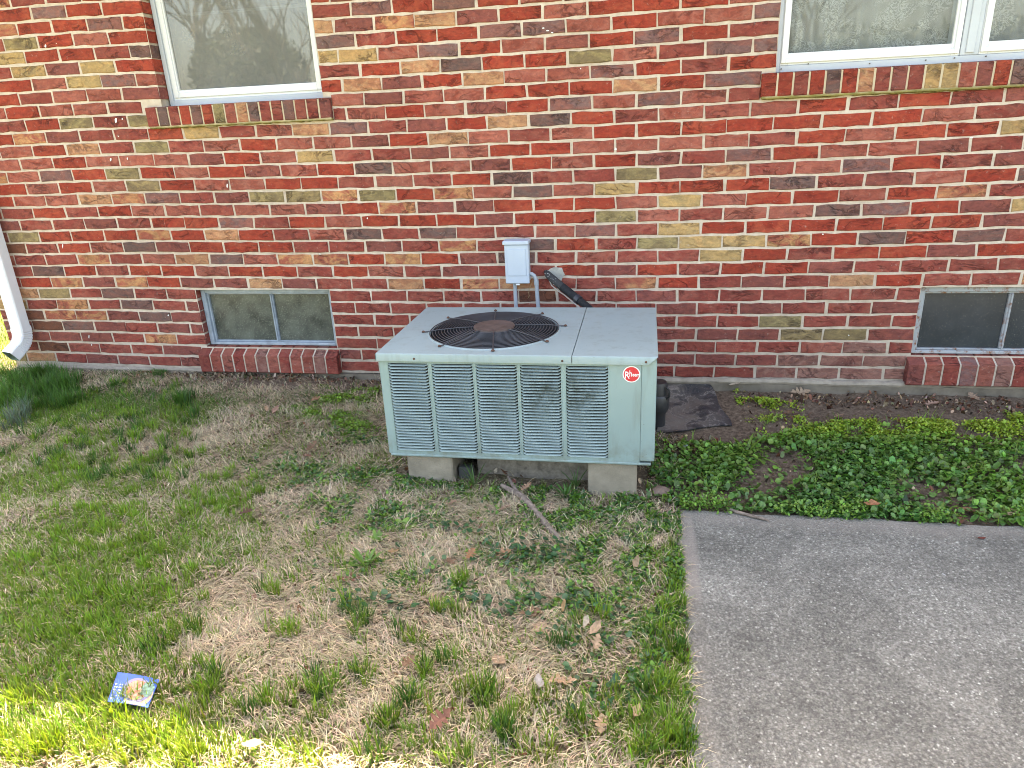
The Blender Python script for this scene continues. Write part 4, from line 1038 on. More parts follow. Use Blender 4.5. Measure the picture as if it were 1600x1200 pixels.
def field(P, L):
    v = np.zeros(len(P))
    for x, y, rx, ry, w_ in L: v += w_ * np.exp(-(((P[:, 0] - x) / rx) ** 2 + ((P[:, 1] - y) / ry) ** 2))
    return v
def samp(n, x0=-.9, x1=3.75, y0=-2.85, y1=-.02): return np.stack([rng.uniform(x0, x1, n), rng.uniform(y0, y1, n)], 1)
# bare soil strip by the wall: less straw there
def soilness(P):
    s = ss(-.30, -.12, P[:, 1] + .12 * (vnoise(P, 9, 3) - .5)) * ss(.7, 1.2, P[:, 0])
    return np.clip(s + ss(3.62, 3.7, P[:, 0]) * (P[:, 1] > -1.12), 0, 1)
P = keep(samp(460000)); pr = (.60 + .5 * field(P, STRAW) - .15 * field(P, GREEN) + .35 * (vnoise(P, 12, 1) - .5)) * (1 - .85 * soilness(P)) * (1 - .9 * under_unit(P)); P = P[rng.random(len(P)) < pr]
N = len(P); cl = vnoise(P, 16, 9); straw_c = np.array([[.82, .66, .48]]) * (.40 + .65 * rng.random((N, 1))); grey = np.array([[.46, .42, .28]]); t_ = (rng.random((N, 1)) < .3); straw_c = np.where(t_, grey * (.7 + .5 * rng.random((N, 1))), straw_c)
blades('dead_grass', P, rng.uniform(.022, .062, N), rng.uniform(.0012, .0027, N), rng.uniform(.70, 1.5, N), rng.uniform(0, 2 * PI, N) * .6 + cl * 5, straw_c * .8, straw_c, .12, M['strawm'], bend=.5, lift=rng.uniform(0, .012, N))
# short green blades through the whole lawn
P = keep(samp(330000)); g_ = field(P, GREEN); pr = (.22 + .74 * g_ - .22 * field(P, STRAW) + .7 * (vnoise(P, 14, 5) - .5)) * (1 - .9 * soilness(P)) * (1 - .95 * under_unit(P)); P = P[rng.random(len(P)) < pr * .8]
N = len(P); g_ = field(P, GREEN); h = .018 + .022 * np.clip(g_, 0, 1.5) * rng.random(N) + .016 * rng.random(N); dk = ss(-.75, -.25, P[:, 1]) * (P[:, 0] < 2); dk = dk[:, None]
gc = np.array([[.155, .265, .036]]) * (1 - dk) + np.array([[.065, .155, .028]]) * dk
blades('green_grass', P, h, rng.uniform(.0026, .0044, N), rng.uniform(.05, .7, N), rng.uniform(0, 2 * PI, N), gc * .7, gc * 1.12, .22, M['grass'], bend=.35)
# tufts
TUFT = []
def tuft(px, py, r_, n, h, col): p_ = onG(px, py); TUFT.append((p_.x, p_.y, r_, n, h, col))
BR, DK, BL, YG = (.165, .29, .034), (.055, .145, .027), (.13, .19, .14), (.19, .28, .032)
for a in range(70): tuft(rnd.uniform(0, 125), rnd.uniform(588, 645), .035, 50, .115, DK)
for a in range(60): tuft(rnd.uniform(100, 300), rnd.uniform(600, 665), .03, 30, .055, DK if rnd.random() < .6 else BR)
for a in range(7): tuft(rnd.uniform(275, 312), rnd.uniform(625, 660), .025, 40, .11, DK)
for a in range(8): tuft(rnd.uniform(240, 265), rnd.uniform(580, 590), .02, 22, .05, DK)
for a in range(12): tuft(rnd.uniform(0, 45), rnd.uniform(640, 680), .03, 28, .11, BL)
for a in range(130): tuft(rnd.uniform(0, 250) + rnd.uniform(0, 90), rnd.uniform(650, 760), .022, 30, .062, BR if rnd.random() < .6 else DK)
for a in range(230): tuft(rnd.uniform(0, 180) + rnd.uniform(0, 170), rnd.uniform(760, 1070), .020, 24, .056, BR)
for a in range(44): tuft(rnd.gauss(350, 36), rnd.gauss(785, 20), .02, 28, .06, BR)
for px, py in ((250, 930), (235, 1015), (330, 1080), (345, 1060), (487, 1075), (500, 1090), (780, 1140), (800, 1150), (640, 1105), (560, 985), (700, 1040), (430, 930), (720, 920), (550, 960), (640, 995), (745, 1075), (760, 1095), (610, 1130), (410, 1110), (690, 965), (870, 1010), (945, 970), (1010, 1090), (1040, 1075), (1060, 1020), (1055, 960), (1030, 1140), (1065, 1170), (1000, 1180), (905, 1130), (1020, 990), (580, 1180), (720, 1190), (450, 990), (300, 985), (130, 930), (550, 1060), (660, 1060)):
    for a in range(3): tuft(px + rnd.gauss(0, 12), py + rnd.gauss(0, 8), .020, 26, .075, BR if rnd.random() < .7 else DK)
for a in range(120): tuft(rnd.uniform(0, 1080), rnd.uniform(1075, 1200), .026, 16, .062, YG if rnd.random() < .6 else BR)
for a in range(60): tuft(rnd.uniform(0, 360), rnd.uniform(1085, 1200), .03, 24, .075, YG)
for a in range(90): TUFT.append((rnd.uniform(3.69, 3.732), rnd.uniform(-2.6, -1.2), .016, 12, rnd.uniform(.03, .05), BR if rnd.random() < .7 else DK))
for a in range(30): tuft(rnd.uniform(1000, 1075), rnd.uniform(850, 1190), .022, 20, .045, BR)
for a in range(170): tuft(rnd.uniform(330, 1050), rnd.uniform(760, 1075), .018, 9, .045, BR)
for a in range(60): tuft(rnd.gauss(520, 70), rnd.gauss(880, 50), .02, 10, .05, BR)
pts = []; hs = []; cs = []; azs = []
for x, y, r_, n, h, col in TUFT:
    q = rng.uniform(0, 2 * PI, n); rr = r_ * np.sqrt(rng.random(n)); pts.append(np.stack([x + rr * np.cos(q), y + rr * np.sin(q)], 1)); hs.append(h * rng.uniform(.55, 1.15, n)); cs.append(np.tile(col, (n, 1)) * rng.uniform(.8, 1.2)); azs.append(q + rng.normal(0, .7, n))
P = np.concatenate(pts); hs = np.concatenate(hs); cs = np.concatenate(cs); azs = np.concatenate(azs)
k = (P[:, 1] < -.02) & ~in_slab(P) & ~in_unit_blocks(P) & ~((np.abs(P[:, 0] - FLY.x) < .06) & (P[:, 1] - FLY.y > -.03) & (P[:, 1] - FLY.y < .05))
P, hs, cs, azs = P[k], hs[k], cs[k], azs[k]; N = len(P)
blades('tall_grass', P, hs, rng.uniform(.0026, .0042, N), rng.uniform(.0, .30, N), azs, cs * .42, cs * 1.25, .2, M['grass'], bend=.45)  # dark roots and bright tips put shade between blades into the colour
# lit lawn beyond the corner of the house and sparse grass round the frame
P = samp(30000, -3.2, -.36, -1., 3.0); N = len(P); gc = np.array([[.15, .23, .035]]); blades('lawn_beyond_corner', P, rng.uniform(.03, .07, N), .004, rng.uniform(.05, .6, N), rng.uniform(0, 6.28, N), gc * .7, gc * 1.1, .2, M['grass'])
P = samp(30000, -3., 3.7, -4.6, -2.85); N = len(P); g = rng.random((N, 1)) < .5; gc = np.where(g, np.array([[.13, .22, .035]]), np.array([[.42, .36, .2]])); blades('front_lawn_grass', P, rng.uniform(.03, .06, N), .004, rng.uniform(.1, 1.2, N), rng.uniform(0, 6.28, N), gc * .7, gc * 1.1, .2, M['grass'])

def leaflets(name, P, r_, hgt, col, jit, tilt, mat, heart=True, kind='stuff'):
    """small round leaves (8-gon, folded along the midrib)"""
    N = len(P); z = gz(P[:, 0], P[:, 1]) + hgt; az = rng.uniform(0, 2 * PI, N); r_ = np.broadcast_to(r_, N)
    ang = np.array([0, .75, 1.5, 2.5, PI, -2.5, -1.5, -.75]); rad = np.array([1.05, 1., .95, 1., .72 if heart else 1., 1., .95, 1.]); fold = np.abs(np.sin(ang)) * .22
    nx = rng.normal(0, tilt, N); ny = rng.normal(0, tilt, N) - .12
    V = np.zeros((N, 8, 3))
    for a in range(8):
        dx = r_ * rad[a] * np.cos(ang[a] + az); dy = r_ * rad[a] * np.sin(ang[a] + az)
        V[:, a, 0] = P[:, 0] + dx; V[:, a, 1] = P[:, 1] + dy; V[:, a, 2] = z + dx * nx + dy * ny + r_ * fold[a]
    o = np.arange(N)[:, None] * 8; f1 = np.concatenate([o + 0, o + 1, o + 2, o + 3, o + 4], 1); f2 = np.concatenate([o + 4, o + 5, o + 6, o + 7, o + 0], 1)
    k = 1 + rng.normal(0, jit, (N, 1)); Cc = np.clip(np.repeat((col * k * (1 + rng.normal(0, jit * .4, (N, 3))))[:, None, :], 8, 1), .004, 1)
    ob = big_mesh(name, V.reshape(-1, 3), [f1, f2], mat, Cc.reshape(-1, 3)); ob['kind'] = kind; return ob
# ivy-like violets and creeping charlie right of the unit
def bedmask(P):
    lim = -.44 + .10 * (vnoise(P, 7, 21) - .5) * 2 - .16 * (1 - ss(3.7, 4.3, P[:, 0])) 
    return (P[:, 1] < lim)
P = samp(60000, 3.62, 6.2, SY0 - .0, -.12); P = P[~in_mat(P)]; cov = vnoise(P, 10, 22)
k = bedmask(P) & (rng.random(len(P)) < np.clip(-.15 + 1.5 * cov, .05, 1)) & ~((P[:, 0] < 3.86) & (rng.random(len(P)) < .62)); Q = P[k][:26000]; N = len(Q)
t_ = vnoise(Q, 5, 23)[:, None] + rng.normal(0, .18, (N, 1)); t_ = np.clip(t_ * 1.6 - .5, 0, 1); front = ss(-.62, -.42, Q[:, 1])[:, None]; t_ = np.clip(t_ * .55 + front * .8, 0, 1)
colr = np.array([[.07, .175, .045]]) * (1 - t_) + np.array([[.17, .30, .04]]) * t_
leaflets('violet_ground_cover', Q, (.0035 + .011 * rng.random(N) ** 1.6) * (1 - .35 * front[:, 0]), rng.uniform(.003, .024, N) + .012 * vnoise(Q, 14, 77), colr, .26, .5, M['leafm'])
P = samp(60000, 3.75, 6.0, SY0 - .02, SY0 + .13); k = rng.random(len(P)) < np.exp(-((P[:, 1] - SY0 - .03) / .05) ** 2) * ss(.3, .6, vnoise(P, 13, 61)) * .2; Q = P[k]; N = len(Q)
leaflets('edge_weeds', Q, rng.uniform(.0028, .006, N), rng.uniform(.01, .05, N), np.array([[.13, .26, .045]]), .25, .6, M['leafm'], False)
bt = []
for a in range(110): bt.append((rnd.uniform(3.7, 5.9), rnd.uniform(-1.1, -.3)))
bt = np.array(bt); q_ = np.repeat(bt, 7, 0) + rng.normal(0, .018, (len(bt) * 7, 2)); q_ = q_[~in_mat(q_)]; N = len(q_)
blades('bed_grass', q_, rng.uniform(.03, .085, N), rng.uniform(.002, .0035, N), rng.uniform(.1, .9, N), rng.uniform(0, 6.28, N), np.array([[.12, .24, .04]]), np.array([[.20, .34, .05]]), .2, M['grass'])
# bright chickweed by the wall
CHICK = [gp(1190, 632, .11, .04, 1.6), gp(1240, 658, .12, .03, 1.0), gp(1390, 668, .26, .045, 1.5), gp(1330, 680, .22, .05, 1.2), gp(1540, 672, .25, .05, 1.4), gp(1160, 612, .06, .02, .6), gp(1470, 680, .2, .04, .8),
      gp(540, 628, .17, .07, 1.3), gp(575, 615, .10, .05, .9), gp(500, 605, .06, .02, .6), gp(515, 652, .16, .08, 1.1), gp(560, 672, .14, .06, 1.1), gp(470, 640, .08, .04, .5), gp(1130, 660, .05, .05, .4), gp(1590, 660, .1, .06, 1.)]
P = samp(260000, .8, 6.0, -1.0, -.03); P = P[~in_mat(P)]; f_ = field(P, CHICK); k = (rng.random(len(P)) < np.clip(f_ * 1.2, 0, 1) * .9 * ss(.25, .62, vnoise(P, 30, 31))) & ~under_unit(P); Q = P[k][:60000]; N = len(Q); lf = (Q[:, 0] < 2.5)[:, None]
cc = np.where(lf, np.array([[.14, .26, .03]]), np.array([[.26, .37, .045]]))
hh = np.clip(field(Q, CHICK), 0, 1)
leaflets('chickweed', Q, rng.uniform(.0032, .0058, N), rng.uniform(.0, .032, N) * hh + .003, cc, .22, .6, M['leafm'], False)
# creeping green in the lawn before the unit and along the slab
CR = [gp(950, 800, .26, .11, 1.5), gp(1010, 820, .2, .12, 1.3), gp(1030, 880, .12, .14, 1.), gp(880, 775, .14, .05, 1.2), gp(960, 870, .2, .1, .7), gp(690, 765, .2, .04, .9), gp(650, 760, .1, .03, .8), gp(1040, 960, .1, .1, .7), gp(830, 880, .2, .06, .45), gp(900, 940, .2, .1, .4), gp(640, 800, .12, .08, .4), gp(560, 790, .2, .08, .35), gp(560, 690, .15, .05, .5), gp(1050, 735, .12, .1, .3), gp(1000, 1060, .12, .15, .5), gp(800, 780, .1, .04, .5), gp(520, 745, .2, .07, .4), gp(440, 760, .2, .08, .2), gp(620, 745, .12, .03, 1.), gp(700, 775, .2, .04, .8), gp(930, 830, .25, .1, .8), gp(600, 820, .25, .09, .55), gp(600, 900, .2, .06, .4), gp(460, 730, .2, .08, .4), gp(760, 930, .25, .05, .4)]
P = keep(samp(260000, 1.6, 3.8, -2.7, -.4)); f_ = field(P, CR); k = (rng.random(len(P)) < np.clip(f_ * 1.3, 0, 1) * .85 * ss(.28, .55, vnoise(P, 26, 41))) & ~under_unit(P); Q = P[k][:60000]; N = len(Q)
bt = (rng.random((N, 1)) < .55); colr = np.where(bt, np.array([[.10, .215, .026]]), np.array([[.04, .115, .03]]))
leaflets('creeping_weeds', Q, rng.uniform(.0035, .0072, N), rng.uniform(.003, .026, N), colr, .2, .55, M['leafm'], False)
# scattered violet leaves in the dead grass
VI = [gp(820, 870, .15, .06, 1.), gp(920, 950, .12, .05, 1.2), gp(900, 1000, .12, .05, .9), gp(600, 950, .1, .04, .8), gp(750, 950, .12, .04, .8), gp(700, 830, .1, .04, .5), gp(950, 1090, .12, .06, .6), gp(530, 940, .1, .03, .6), gp(860, 850, .12, .03, .6), gp(650, 885, .1, .04, .5)]
P = keep(samp(30000, 1.6, 3.73, -2.6, -1.)); k = rng.random(len(P)) < np.clip(field(P, VI), 0, 1) * .30; Q = P[k]; N = len(Q)
leaflets('wild_violets', Q, rng.uniform(.007, .0125, N), rng.uniform(.015, .035, N), np.array([[.030, .095, .038]]), .2, .35, M['leafm'])
# crumbs of soil, bark and leaf litter
LT = [gp(450, 590, .8, .05, 1.4), gp(1450, 630, .7, .06, 1.3), gp(1080, 710, .12, .1, 1.2), gp(1030, 745, .1, .05, .8), gp(470, 660, .3, .06, .5), gp(740, 760, .2, .03, .6), gp(430, 700, .3, .1, .3), gp(1270, 625, .2, .04, .5), gp(300, 585, .5, .04, .8)]
P = samp(90000, -.3, 6., -2.6, -.02); P = P[~in_slab(P) & ~in_unit_blocks(P) & ~in_mat(P)]; k = rng.random(len(P)) < np.clip(field(P, LT) * .6 + .08, 0, 1); Q = P[k][:40000]; N = len(Q)
pal = np.array([(.09, .05, .035), (.20, .12, .08), (.05, .03, .02), (.42, .32, .23), (.20, .09, .06)]); colr = pal[rng.integers(0, 5, N)]
leaflets('leaf_litter', Q, rng.uniform(.002, .011, N) * rng.uniform(.6, 1., N), rng.uniform(.001, .014, N), colr, .25, .9, M['strawm'], False)

# ------------------------------------------------------------------ fallen leaves, each a thing
def oak_outline(n_l=4):
    P = []; L = 1.0
    side = []
    for a in range(n_l):
        t0 = .10 + a * .80 / n_l; t1 = t0 + .80 / n_l * .5; w1 = (.20, .34, .36, .22)[a % 4]
        side += [(t0, .07), (t0 + .05, w1 * .9), (t1 + .03, w1), (t1 + .07, w1 * .55)]
    P = [(0, .012)] + side + [(.94, .10), (1.0, 0)]
    return P
def plain_outline(): return [(0, .01), (.15, .14), (.32, .24), (.5, .27), (.68, .22), (.85, .12), (1., 0)]
def leaf(px, py, size, col, label, rz=None, oak=True, curl=.6, tilt=.2, upright=0., pos=None, z=.019):
    p_ = onG(px, py) if pos is None else Vector(pos)
    prof = oak_outline() if oak else plain_outline(); V = []; m_ = len(prof)
    for s_ in (1, 0, -1):
        for (t, w_) in prof:
            x = (t - .5) * size; y = s_ * w_ * size * rnd.uniform(.65, 1.15)
            zz = curl * (abs(y) ** 1.4) * 2.2 + curl * .35 * (t - .5) ** 2 * size + .03 * size * math.sin(9 * t + px) 
            V.append((x, y, zz))
    Fs = [(r_ * m_ + k, r_ * m_ + k + 1, (r_ + 1) * m_ + k + 1, (r_ + 1) * m_ + k) for r_ in (0, 1) for k in range(m_ - 1)]
    mb = MB(); mb.cur = (*col, 1.); mb.add(V, Fs)
    st = [(-.5 * size, 0, .0), (-.72 * size, .02 * size, .004)]; mb.cur = (.12, .07, .04, 1.); mb.tube(st, .0009, 4)
    mb.c2 = []
    o = mb.build('fallen_leaf', M['dryleaf'], None)
    o.location = (p_.x, p_.y, p_.z + z + (size * .4 if upright else 0))
    o.rotation_euler = (rnd.uniform(-tilt, tilt) + upright, rnd.uniform(-tilt, tilt) - upright * .6, rnd.uniform(0, 6.28) if rz is None else rz)
    return tag(o, label, 'leaf', 'fallen leaves on the ground')
M['dryleaf'] = mat_leaf('dry_leaf', .7, .2, .3, .25)
TAN, BRN, RED, PALE, GREY = (.36, .245, .16), (.18, .105, .065), (.19, .085, .06), (.46, .38, .30), (.33, .30, .28)
LV = [
 (993, 893, .062, TAN, 'pale tan leaf standing on edge in the green near the slab corner', 1.2, False, .4, 1.1),
 (830, 968, .085, BRN, 'large brown cupped oak leaf in the dead grass well below the right block', .4, True, 1.0, 0),
 (845, 990, .07, TAN, 'light brown leaf lying just below the large cupped oak leaf', 2.4, True, .6, 0),
 (548, 912, .075, RED, 'reddish brown leaf beside the dandelion rosette', .6, True, .7, 0),
 (878, 1072, .085, (.42, .27, .17), 'flat light brown oak leaf low in the lawn, left of the slab', .2, True, .4, 0),
 (843, 1083, .062, GREY, 'curled silvery grey leaf beside the flat light brown oak leaf', 1.8, False, 1.2, .3),
 (672, 944, .07, TAN, 'tan leaf above the grass tufts in the middle of the lawn', .1, True, .6, 0),
 (780, 1040, .085, TAN, 'long narrow tan leaf lying slantwise in the middle of the dead grass', 2.3, False, .7, 0),
 (915, 985, .05, PALE, 'small whitish leaf end sticking up among dark violets', 1.3, False, .8, .8),
 (930, 998, .065, TAN, 'tan curled leaf under the small whitish leaf among the violets', .9, False, 1., .3),
 (932, 1020, .055, TAN, 'small tan leaf just below the curled leaf among the violets', 1.4, True, .8, .3),
 (880, 960, .05, (.40, .25, .13), 'orange tan leaf standing beside violets below the broken stick', 1.4, False, .6, .9),
 (783, 872, .085, (.30, .17, .10), 'brown oak leaf in the violets below the stick', .3, True, .5, 0),
 (835, 868, .06, (.40, .28, .19), 'pale brown leaf to the right of the violets below the stick', 1.1, True, .5, 0),
 (736, 880, .055, (.30, .15, .08), 'small orange brown leaf in the middle of the straw', 1.2, True, .7, .3),
 (705, 886, .055, BRN, 'small dark brown leaf left of the orange brown leaf in the straw', 2.2, True, .7, 0),
 (615, 868, .045, (.36, .22, .12), 'small tan leaf above the dandelion rosette at its right', .2, True, .6, 0),
 (788, 752, .06, RED, 'rust red oak leaf lodged on the top end of the stick', 2.2, True, .8, .4),
 (775, 745, .035, PALE, 'tiny pale leaf end at the top of the stick', 1.2, False, .8, .7),
 (823, 775, .06, (.34, .20, .13), 'light brown oak leaf on the ground right of the stick', .8, True, .7, .2),
 (716, 762, .055, BRN, 'brown leaf beside the left block below the condenser', .1, True, .6, 0),
 (705, 792, .055, (.32, .2, .14), 'light brown leaf in the dead grass below the left block', .4, True, .5, 0),
 (788, 800, .06, (.28, .17, .12), 'brown leaf left of the middle of the stick', .5, True, .5, 0),
 (1250, 618, .105, (.34, .25, .18), 'wide tan oak leaf on the bare soil against the foundation', .1, True, .4, 0),
 (1147, 612, .075, PALE, 'pale leaf leaning on the foundation beside the rubber sheet', .1, False, .5, .3),
 (1232, 650, .06, BRN, 'brown leaf on the soil between two chickweed clumps', 1.2, True, .5, 0),
 (1310, 655, .055, (.30, .19, .14), 'light brown leaf on the soil behind the chickweed', .3, True, .5, 0),
 (1455, 636, .07, (.34, .22, .17), 'pinkish brown leaf on the soil under the right basement window', .2, True, .7, 0),
 (1520, 625, .07, (.32, .22, .16), 'tan leaf by the foundation under the right basement window', 1.9, True, .5, 0),
 (1517, 741, .085, (.38, .24, .15), 'tan oak leaf lying on the dark green ground cover', .1, True, .4, 0),
 (1552, 700, .07, (.34, .24, .17), 'greyish tan leaf high in the ground cover at the right', 2.2, True, .5, 0),
 (1317, 712, .055, (.36, .25, .2), 'pinkish tan leaf in the ground cover left of centre', 1.1, True, .5, 0),
 (1308, 757, .05, (.36, .26, .2), 'small tan leaf in the lower ground cover behind the slab', .7, True, .5, 0),
 (1267, 739, .035, PALE, 'tiny whitish leaf in the ground cover', .9, False, .5, 0),
 (1360, 803, .075, (.34, .15, .08), 'curled orange brown leaf at the back edge of the slab', .05, False, 1.0, .2),
 (1510, 804, .085, (.20, .11, .06), 'long brown leaf lying along the back edge of the slab', 2.9, False, .7, 0),
 (1574, 808, .085, (.40, .29, .20), 'tan oak leaf at the back edge of the slab, farthest right', .3, True, .4, 0),
 (1500, 820, .05, RED, 'small rust red leaf at the back edge of the slab between two larger leaves', 1.3, True, .7, 0),
 (490, 712, .07, BRN, 'dark reddish leaf in the straw left of the condenser', 1.0, True, 1., .3),
 (480, 718, .05, RED, 'small reddish leaf touching the dark one left of the condenser', .3, True, .8, 0),
 (432, 650, .06, (.34, .2, .15), 'pinkish brown leaf standing below the left basement window sill', 1.1, False, .9, .6),
 (418, 648, .05, (.4, .26, .17), 'small tan leaf beside the standing one below the basement sill', 2.0, False, .9, .5),
 (495, 634, .055, (.28, .15, .09), 'brown leaf at the edge of the chickweed near the basement sill', .6, True, .7, .2),
 (450, 665, .05, (.40, .28, .2), 'pale tan leaf lying flat in the thatch left of the chickweed', .4, True, .5, 0),
 (387, 815, .06, (.10, .05, .035), 'nearly black brown leaf at the border of green grass and straw', .4, True, 1., .3),
 (560, 738, .05, BRN, 'brown leaf close to the left end of the condenser', .2, True, .6, 0),
 (470, 765, .05, (.33, .2, .13), 'light brown leaf in the straw beyond the green patch', 1.2, True, .6, 0),
 (690, 1147, .075, RED, 'red brown leaf low in the lawn near the sunlit edge', .8, True, .8, .2),
 (400, 1182, .07, (.36, .25, .16), 'large tan leaf in full sun at the bottom of the lawn', .1, False, .6, .2),
 (940, 1140, .07, TAN, 'tan leaf low in the lawn near the slab', 1.6, True, .6, 0),
 (995, 1128, .06, TAN, 'narrow tan leaf beside the grass at the slab edge', 1.3, False, .7, .2),
 (640, 1050, .05, BRN, 'small brown leaf among the grass tufts', 1., True, .7, .2),
 (1100, 700, .045, (.30, .13, .07), 'small orange brown leaf on the bare soil right of the condenser', .6, True, .6, 0),
 (1066, 690, .04, BRN, 'small dark leaf by the pebble right of the condenser', 1.6, True, .6, 0),
]
for px, py, sz, col, lab, rz, oak, curl, upr in LV: leaf(px, py, sz * (.98 if oak else .85), col, lab, rz, oak, curl, .25, upr)
sp_ = onZ(1061, 826, SZ); leaf(0, 0, .028, (.11, .03, .025), 'dark maroon scrap of leaf on the corner of the slab', .3, False, .8, .2, 0., (sp_.x, sp_.y, SZ), .003)
sp_ = onZ(1534, 842, SZ); leaf(0, 0, .030, (.16, .05, .04), 'thin reddish leaf scrap on the slab near its back edge', .1, False, .6, .1, 0., (sp_.x, sp_.y, SZ), .003)

# sticks
M['bark'] = simple('grey_bark', (.19, .15, .125), .9, .2, var=.5, scale=60, bump=.8, bscale=120)
g0 = onG(780, 765); g1 = onG(878, 850)
st = empty('broken_stick', g1, 'forked grey broken stick lying in the grass before the condenser', 'stick')
def L3(px, py, dz): v = onG(px, py); return (v.x, v.y, v.z + dz)
mb = MB(); mb.tube([L3(784, 768, .03), L3(800, 776, .028), L3(818, 785, .026), L3(832, 800, .022), L3(846, 816, .018), L3(860, 832, .014), L3(880, 850, .010)], [.009, .0115, .0115, .012, .013, .013, .006], 8); mb.build('main_branch', M['bark'], st, smooth=True)
mb = MB(); mb.tube([L3(795, 756, .035), L3(802, 770, .034), L3(812, 782, .026)], [.006, .0075, .008], 8); mb.build('side_branch', M['bark'], st, smooth=True)
mb = MB(); mb.tube([L3(818, 803, .02), L3(823, 815, .02), L3(832, 828, .012), L3(843, 838, .01)], [.003, .0035, .003, .002], 6); mb.build('twig', M['bark'], st, smooth=True)
def S3(px, py, dz): v = onZ(px, py, SZ); return (v.x, v.y, v.z + dz)
mb = MB(); mb.tube([S3(1138, 799, .012), S3(1150, 803, .010), S3(1170, 808, .009), S3(1188, 812, .008), S3(1201, 816, .007)], [.005, .0065, .006, .0055, .003], 7)
tag(mb.build('twig', M['bark'], smooth=True, origin=S3(1170, 808, 0)), 'short grey twig lying on the back edge of the slab', 'twig')
mb = MB(); mb.tube([L3(1000, 845, .012), L3(1015, 847, .012), L3(1032, 849, .01)], .0035, 6)
tag(mb.build('twig', M['bark'], smooth=True, origin=L3(1015, 847, 0)), 'tiny grey twig in the weeds left of the slab corner', 'twig')
# stones
def stone(px, py, r_, col, label):
    p_ = onG(px, py); mb = MB(); V = []; Fs = []; n = 10; mm = 6
    prof = [(math.sin(PI * a / mm), math.cos(PI * a / mm)) for a in range(mm + 1)]
    for s_, c_ in prof:
        for k in range(n):
            q = 2 * PI * k / n; j = 1 + .12 * math.sin(3 * q + px) + rnd.uniform(-.05, .05); V.append((r_ * s_ * math.cos(q) * j * 1.2, r_ * s_ * math.sin(q) * j, r_ * c_ * .6))
    mb.add(V, [(a * n + k, (a + 1) * n + k, (a + 1) * n + (k + 1) % n, a * n + (k + 1) % n) for a in range(mm) for k in range(n)])
    o = mb.build('stone', simple('stone', col, .8, var=.2, scale=50, bump=.4), smooth=True); o.location = (p_.x, p_.y, p_.z + r_ * .4); tag(o, label, 'stone', 'stones on the bare soil')
stone(1070, 698, .013, (.36, .38, .40), 'pale grey pebble on the soil right of the condenser')
stone(1101, 703, .011, (.42, .36, .24), 'yellowish pebble right of the pale grey pebble')
stone(1096, 712, .008, (.2, .17, .15), 'small dark pebble below the yellowish one')
stone(1032, 772, .034, (.16, .11, .085), 'flat reddish brown stone sunk in soil at the right of the right block')
stone(1060, 745, .012, (.3, .28, .25), 'small grey pebble on the soil behind the slab corner')

# plants that can be told apart
def rosette(px, py, n, L, w_, col, label, name='weed', cat='plant', lean=(.7, 1.3), dz=.0, group=None, serr=True):
    p_ = onG(px, py); root = empty(name, p_, label, cat, group)
    for a in range(n):
        q = 2 * PI * a / n + rnd.uniform(-.3, .3); ln = rnd.uniform(*lean); Lq = L * rnd.uniform(.7, 1.1); V = []; seg = 7
        x = 0; z = dz
        k_ = 1 + rnd.uniform(-.2, .2)
        for s_ in range(seg + 1):
            t = s_ / seg; wd = w_ * math.sin(PI * min(1, t * .92 + .08)) ** .8 * (1 if not serr or s_ % 2 else .7); ang = ln + .5 * t * t
            if s_: x += Lq / seg * math.sin(ang); z += Lq / seg * math.cos(ang)
            z = max(z, .003)
            for sd_ in (1, 0, -1): V.append((x * math.cos(q) - sd_ * wd * math.sin(q), x * math.sin(q) + sd_ * wd * math.cos(q), z + (abs(sd_) * wd * .35)))
        mb = MB(); mb.cur = (col[0] * k_, col[1] * k_, col[2] * k_, 1)
        mb.add(V, [(s_ * 3 + e, s_ * 3 + e + 1, (s_ + 1) * 3 + e + 1, (s_ + 1) * 3 + e) for s_ in range(seg) for e in (0, 1)])
        mb.c2 = []
        o = mb.build('leaf', M['leafm'], None, smooth=True); o.parent = root
    return root
rosette(572, 888, 16, .085, .008, (.09, .18, .028), 'dandelion rosette with toothed leaves in the dead grass left of centre', 'dandelion', lean=(.5, 1.3))
rosette(590, 850, 9, .06, .009, (.11, .21, .03), 'small upright weed just above the dandelion rosette', lean=(.4, 1.1))
rosette(628, 828, 5, .055, .014, (.14, .26, .035), 'broad bright green leaves of a plantain at the left block', 'plantain', lean=(.6, 1.3), serr=False)
rosette(1165, 712, 9, .15, .006, (.12, .22, .035), 'strap leaved plant on the soil at the edge of the ground cover', lean=(.5, 1.4), serr=False)
rosette(560, 895, 8, .06, .007, (.08, .17, .03), 'low weed touching the left of the dandelion rosette', lean=(.8, 1.4))
rosette(742, 762, 22, .12, .0022, (.06, .13, .028), 'thin arching grass tuft between the blocks under the condenser', 'grass_tuft', lean=(.15, .9), serr=False)
rosette(885, 780, 26, .085, .005, (.05, .14, .025), 'dense dark green weed before the board under the condenser', lean=(.2, 1.2))
rosette(900, 765, 10, .11, .0028, (.06, .14, .03), 'spiky weed stems left of the right block', lean=(.1, .7), serr=False)
rosette(1010, 1085, 26, .085, .0026, (.05, .13, .024), 'dark grass clump beside the left edge of the slab', 'grass_tuft', lean=(.2, 1.3), serr=False)
rosette(930, 940, 9, .05, .006, (.09, .19, .03), 'small toothed weed among the violets', lean=(.8, 1.4))
rosette(690, 755, 7, .04, .006, (.10, .21, .03), 'small green weed at the foot of the left block', lean=(.5, 1.3))
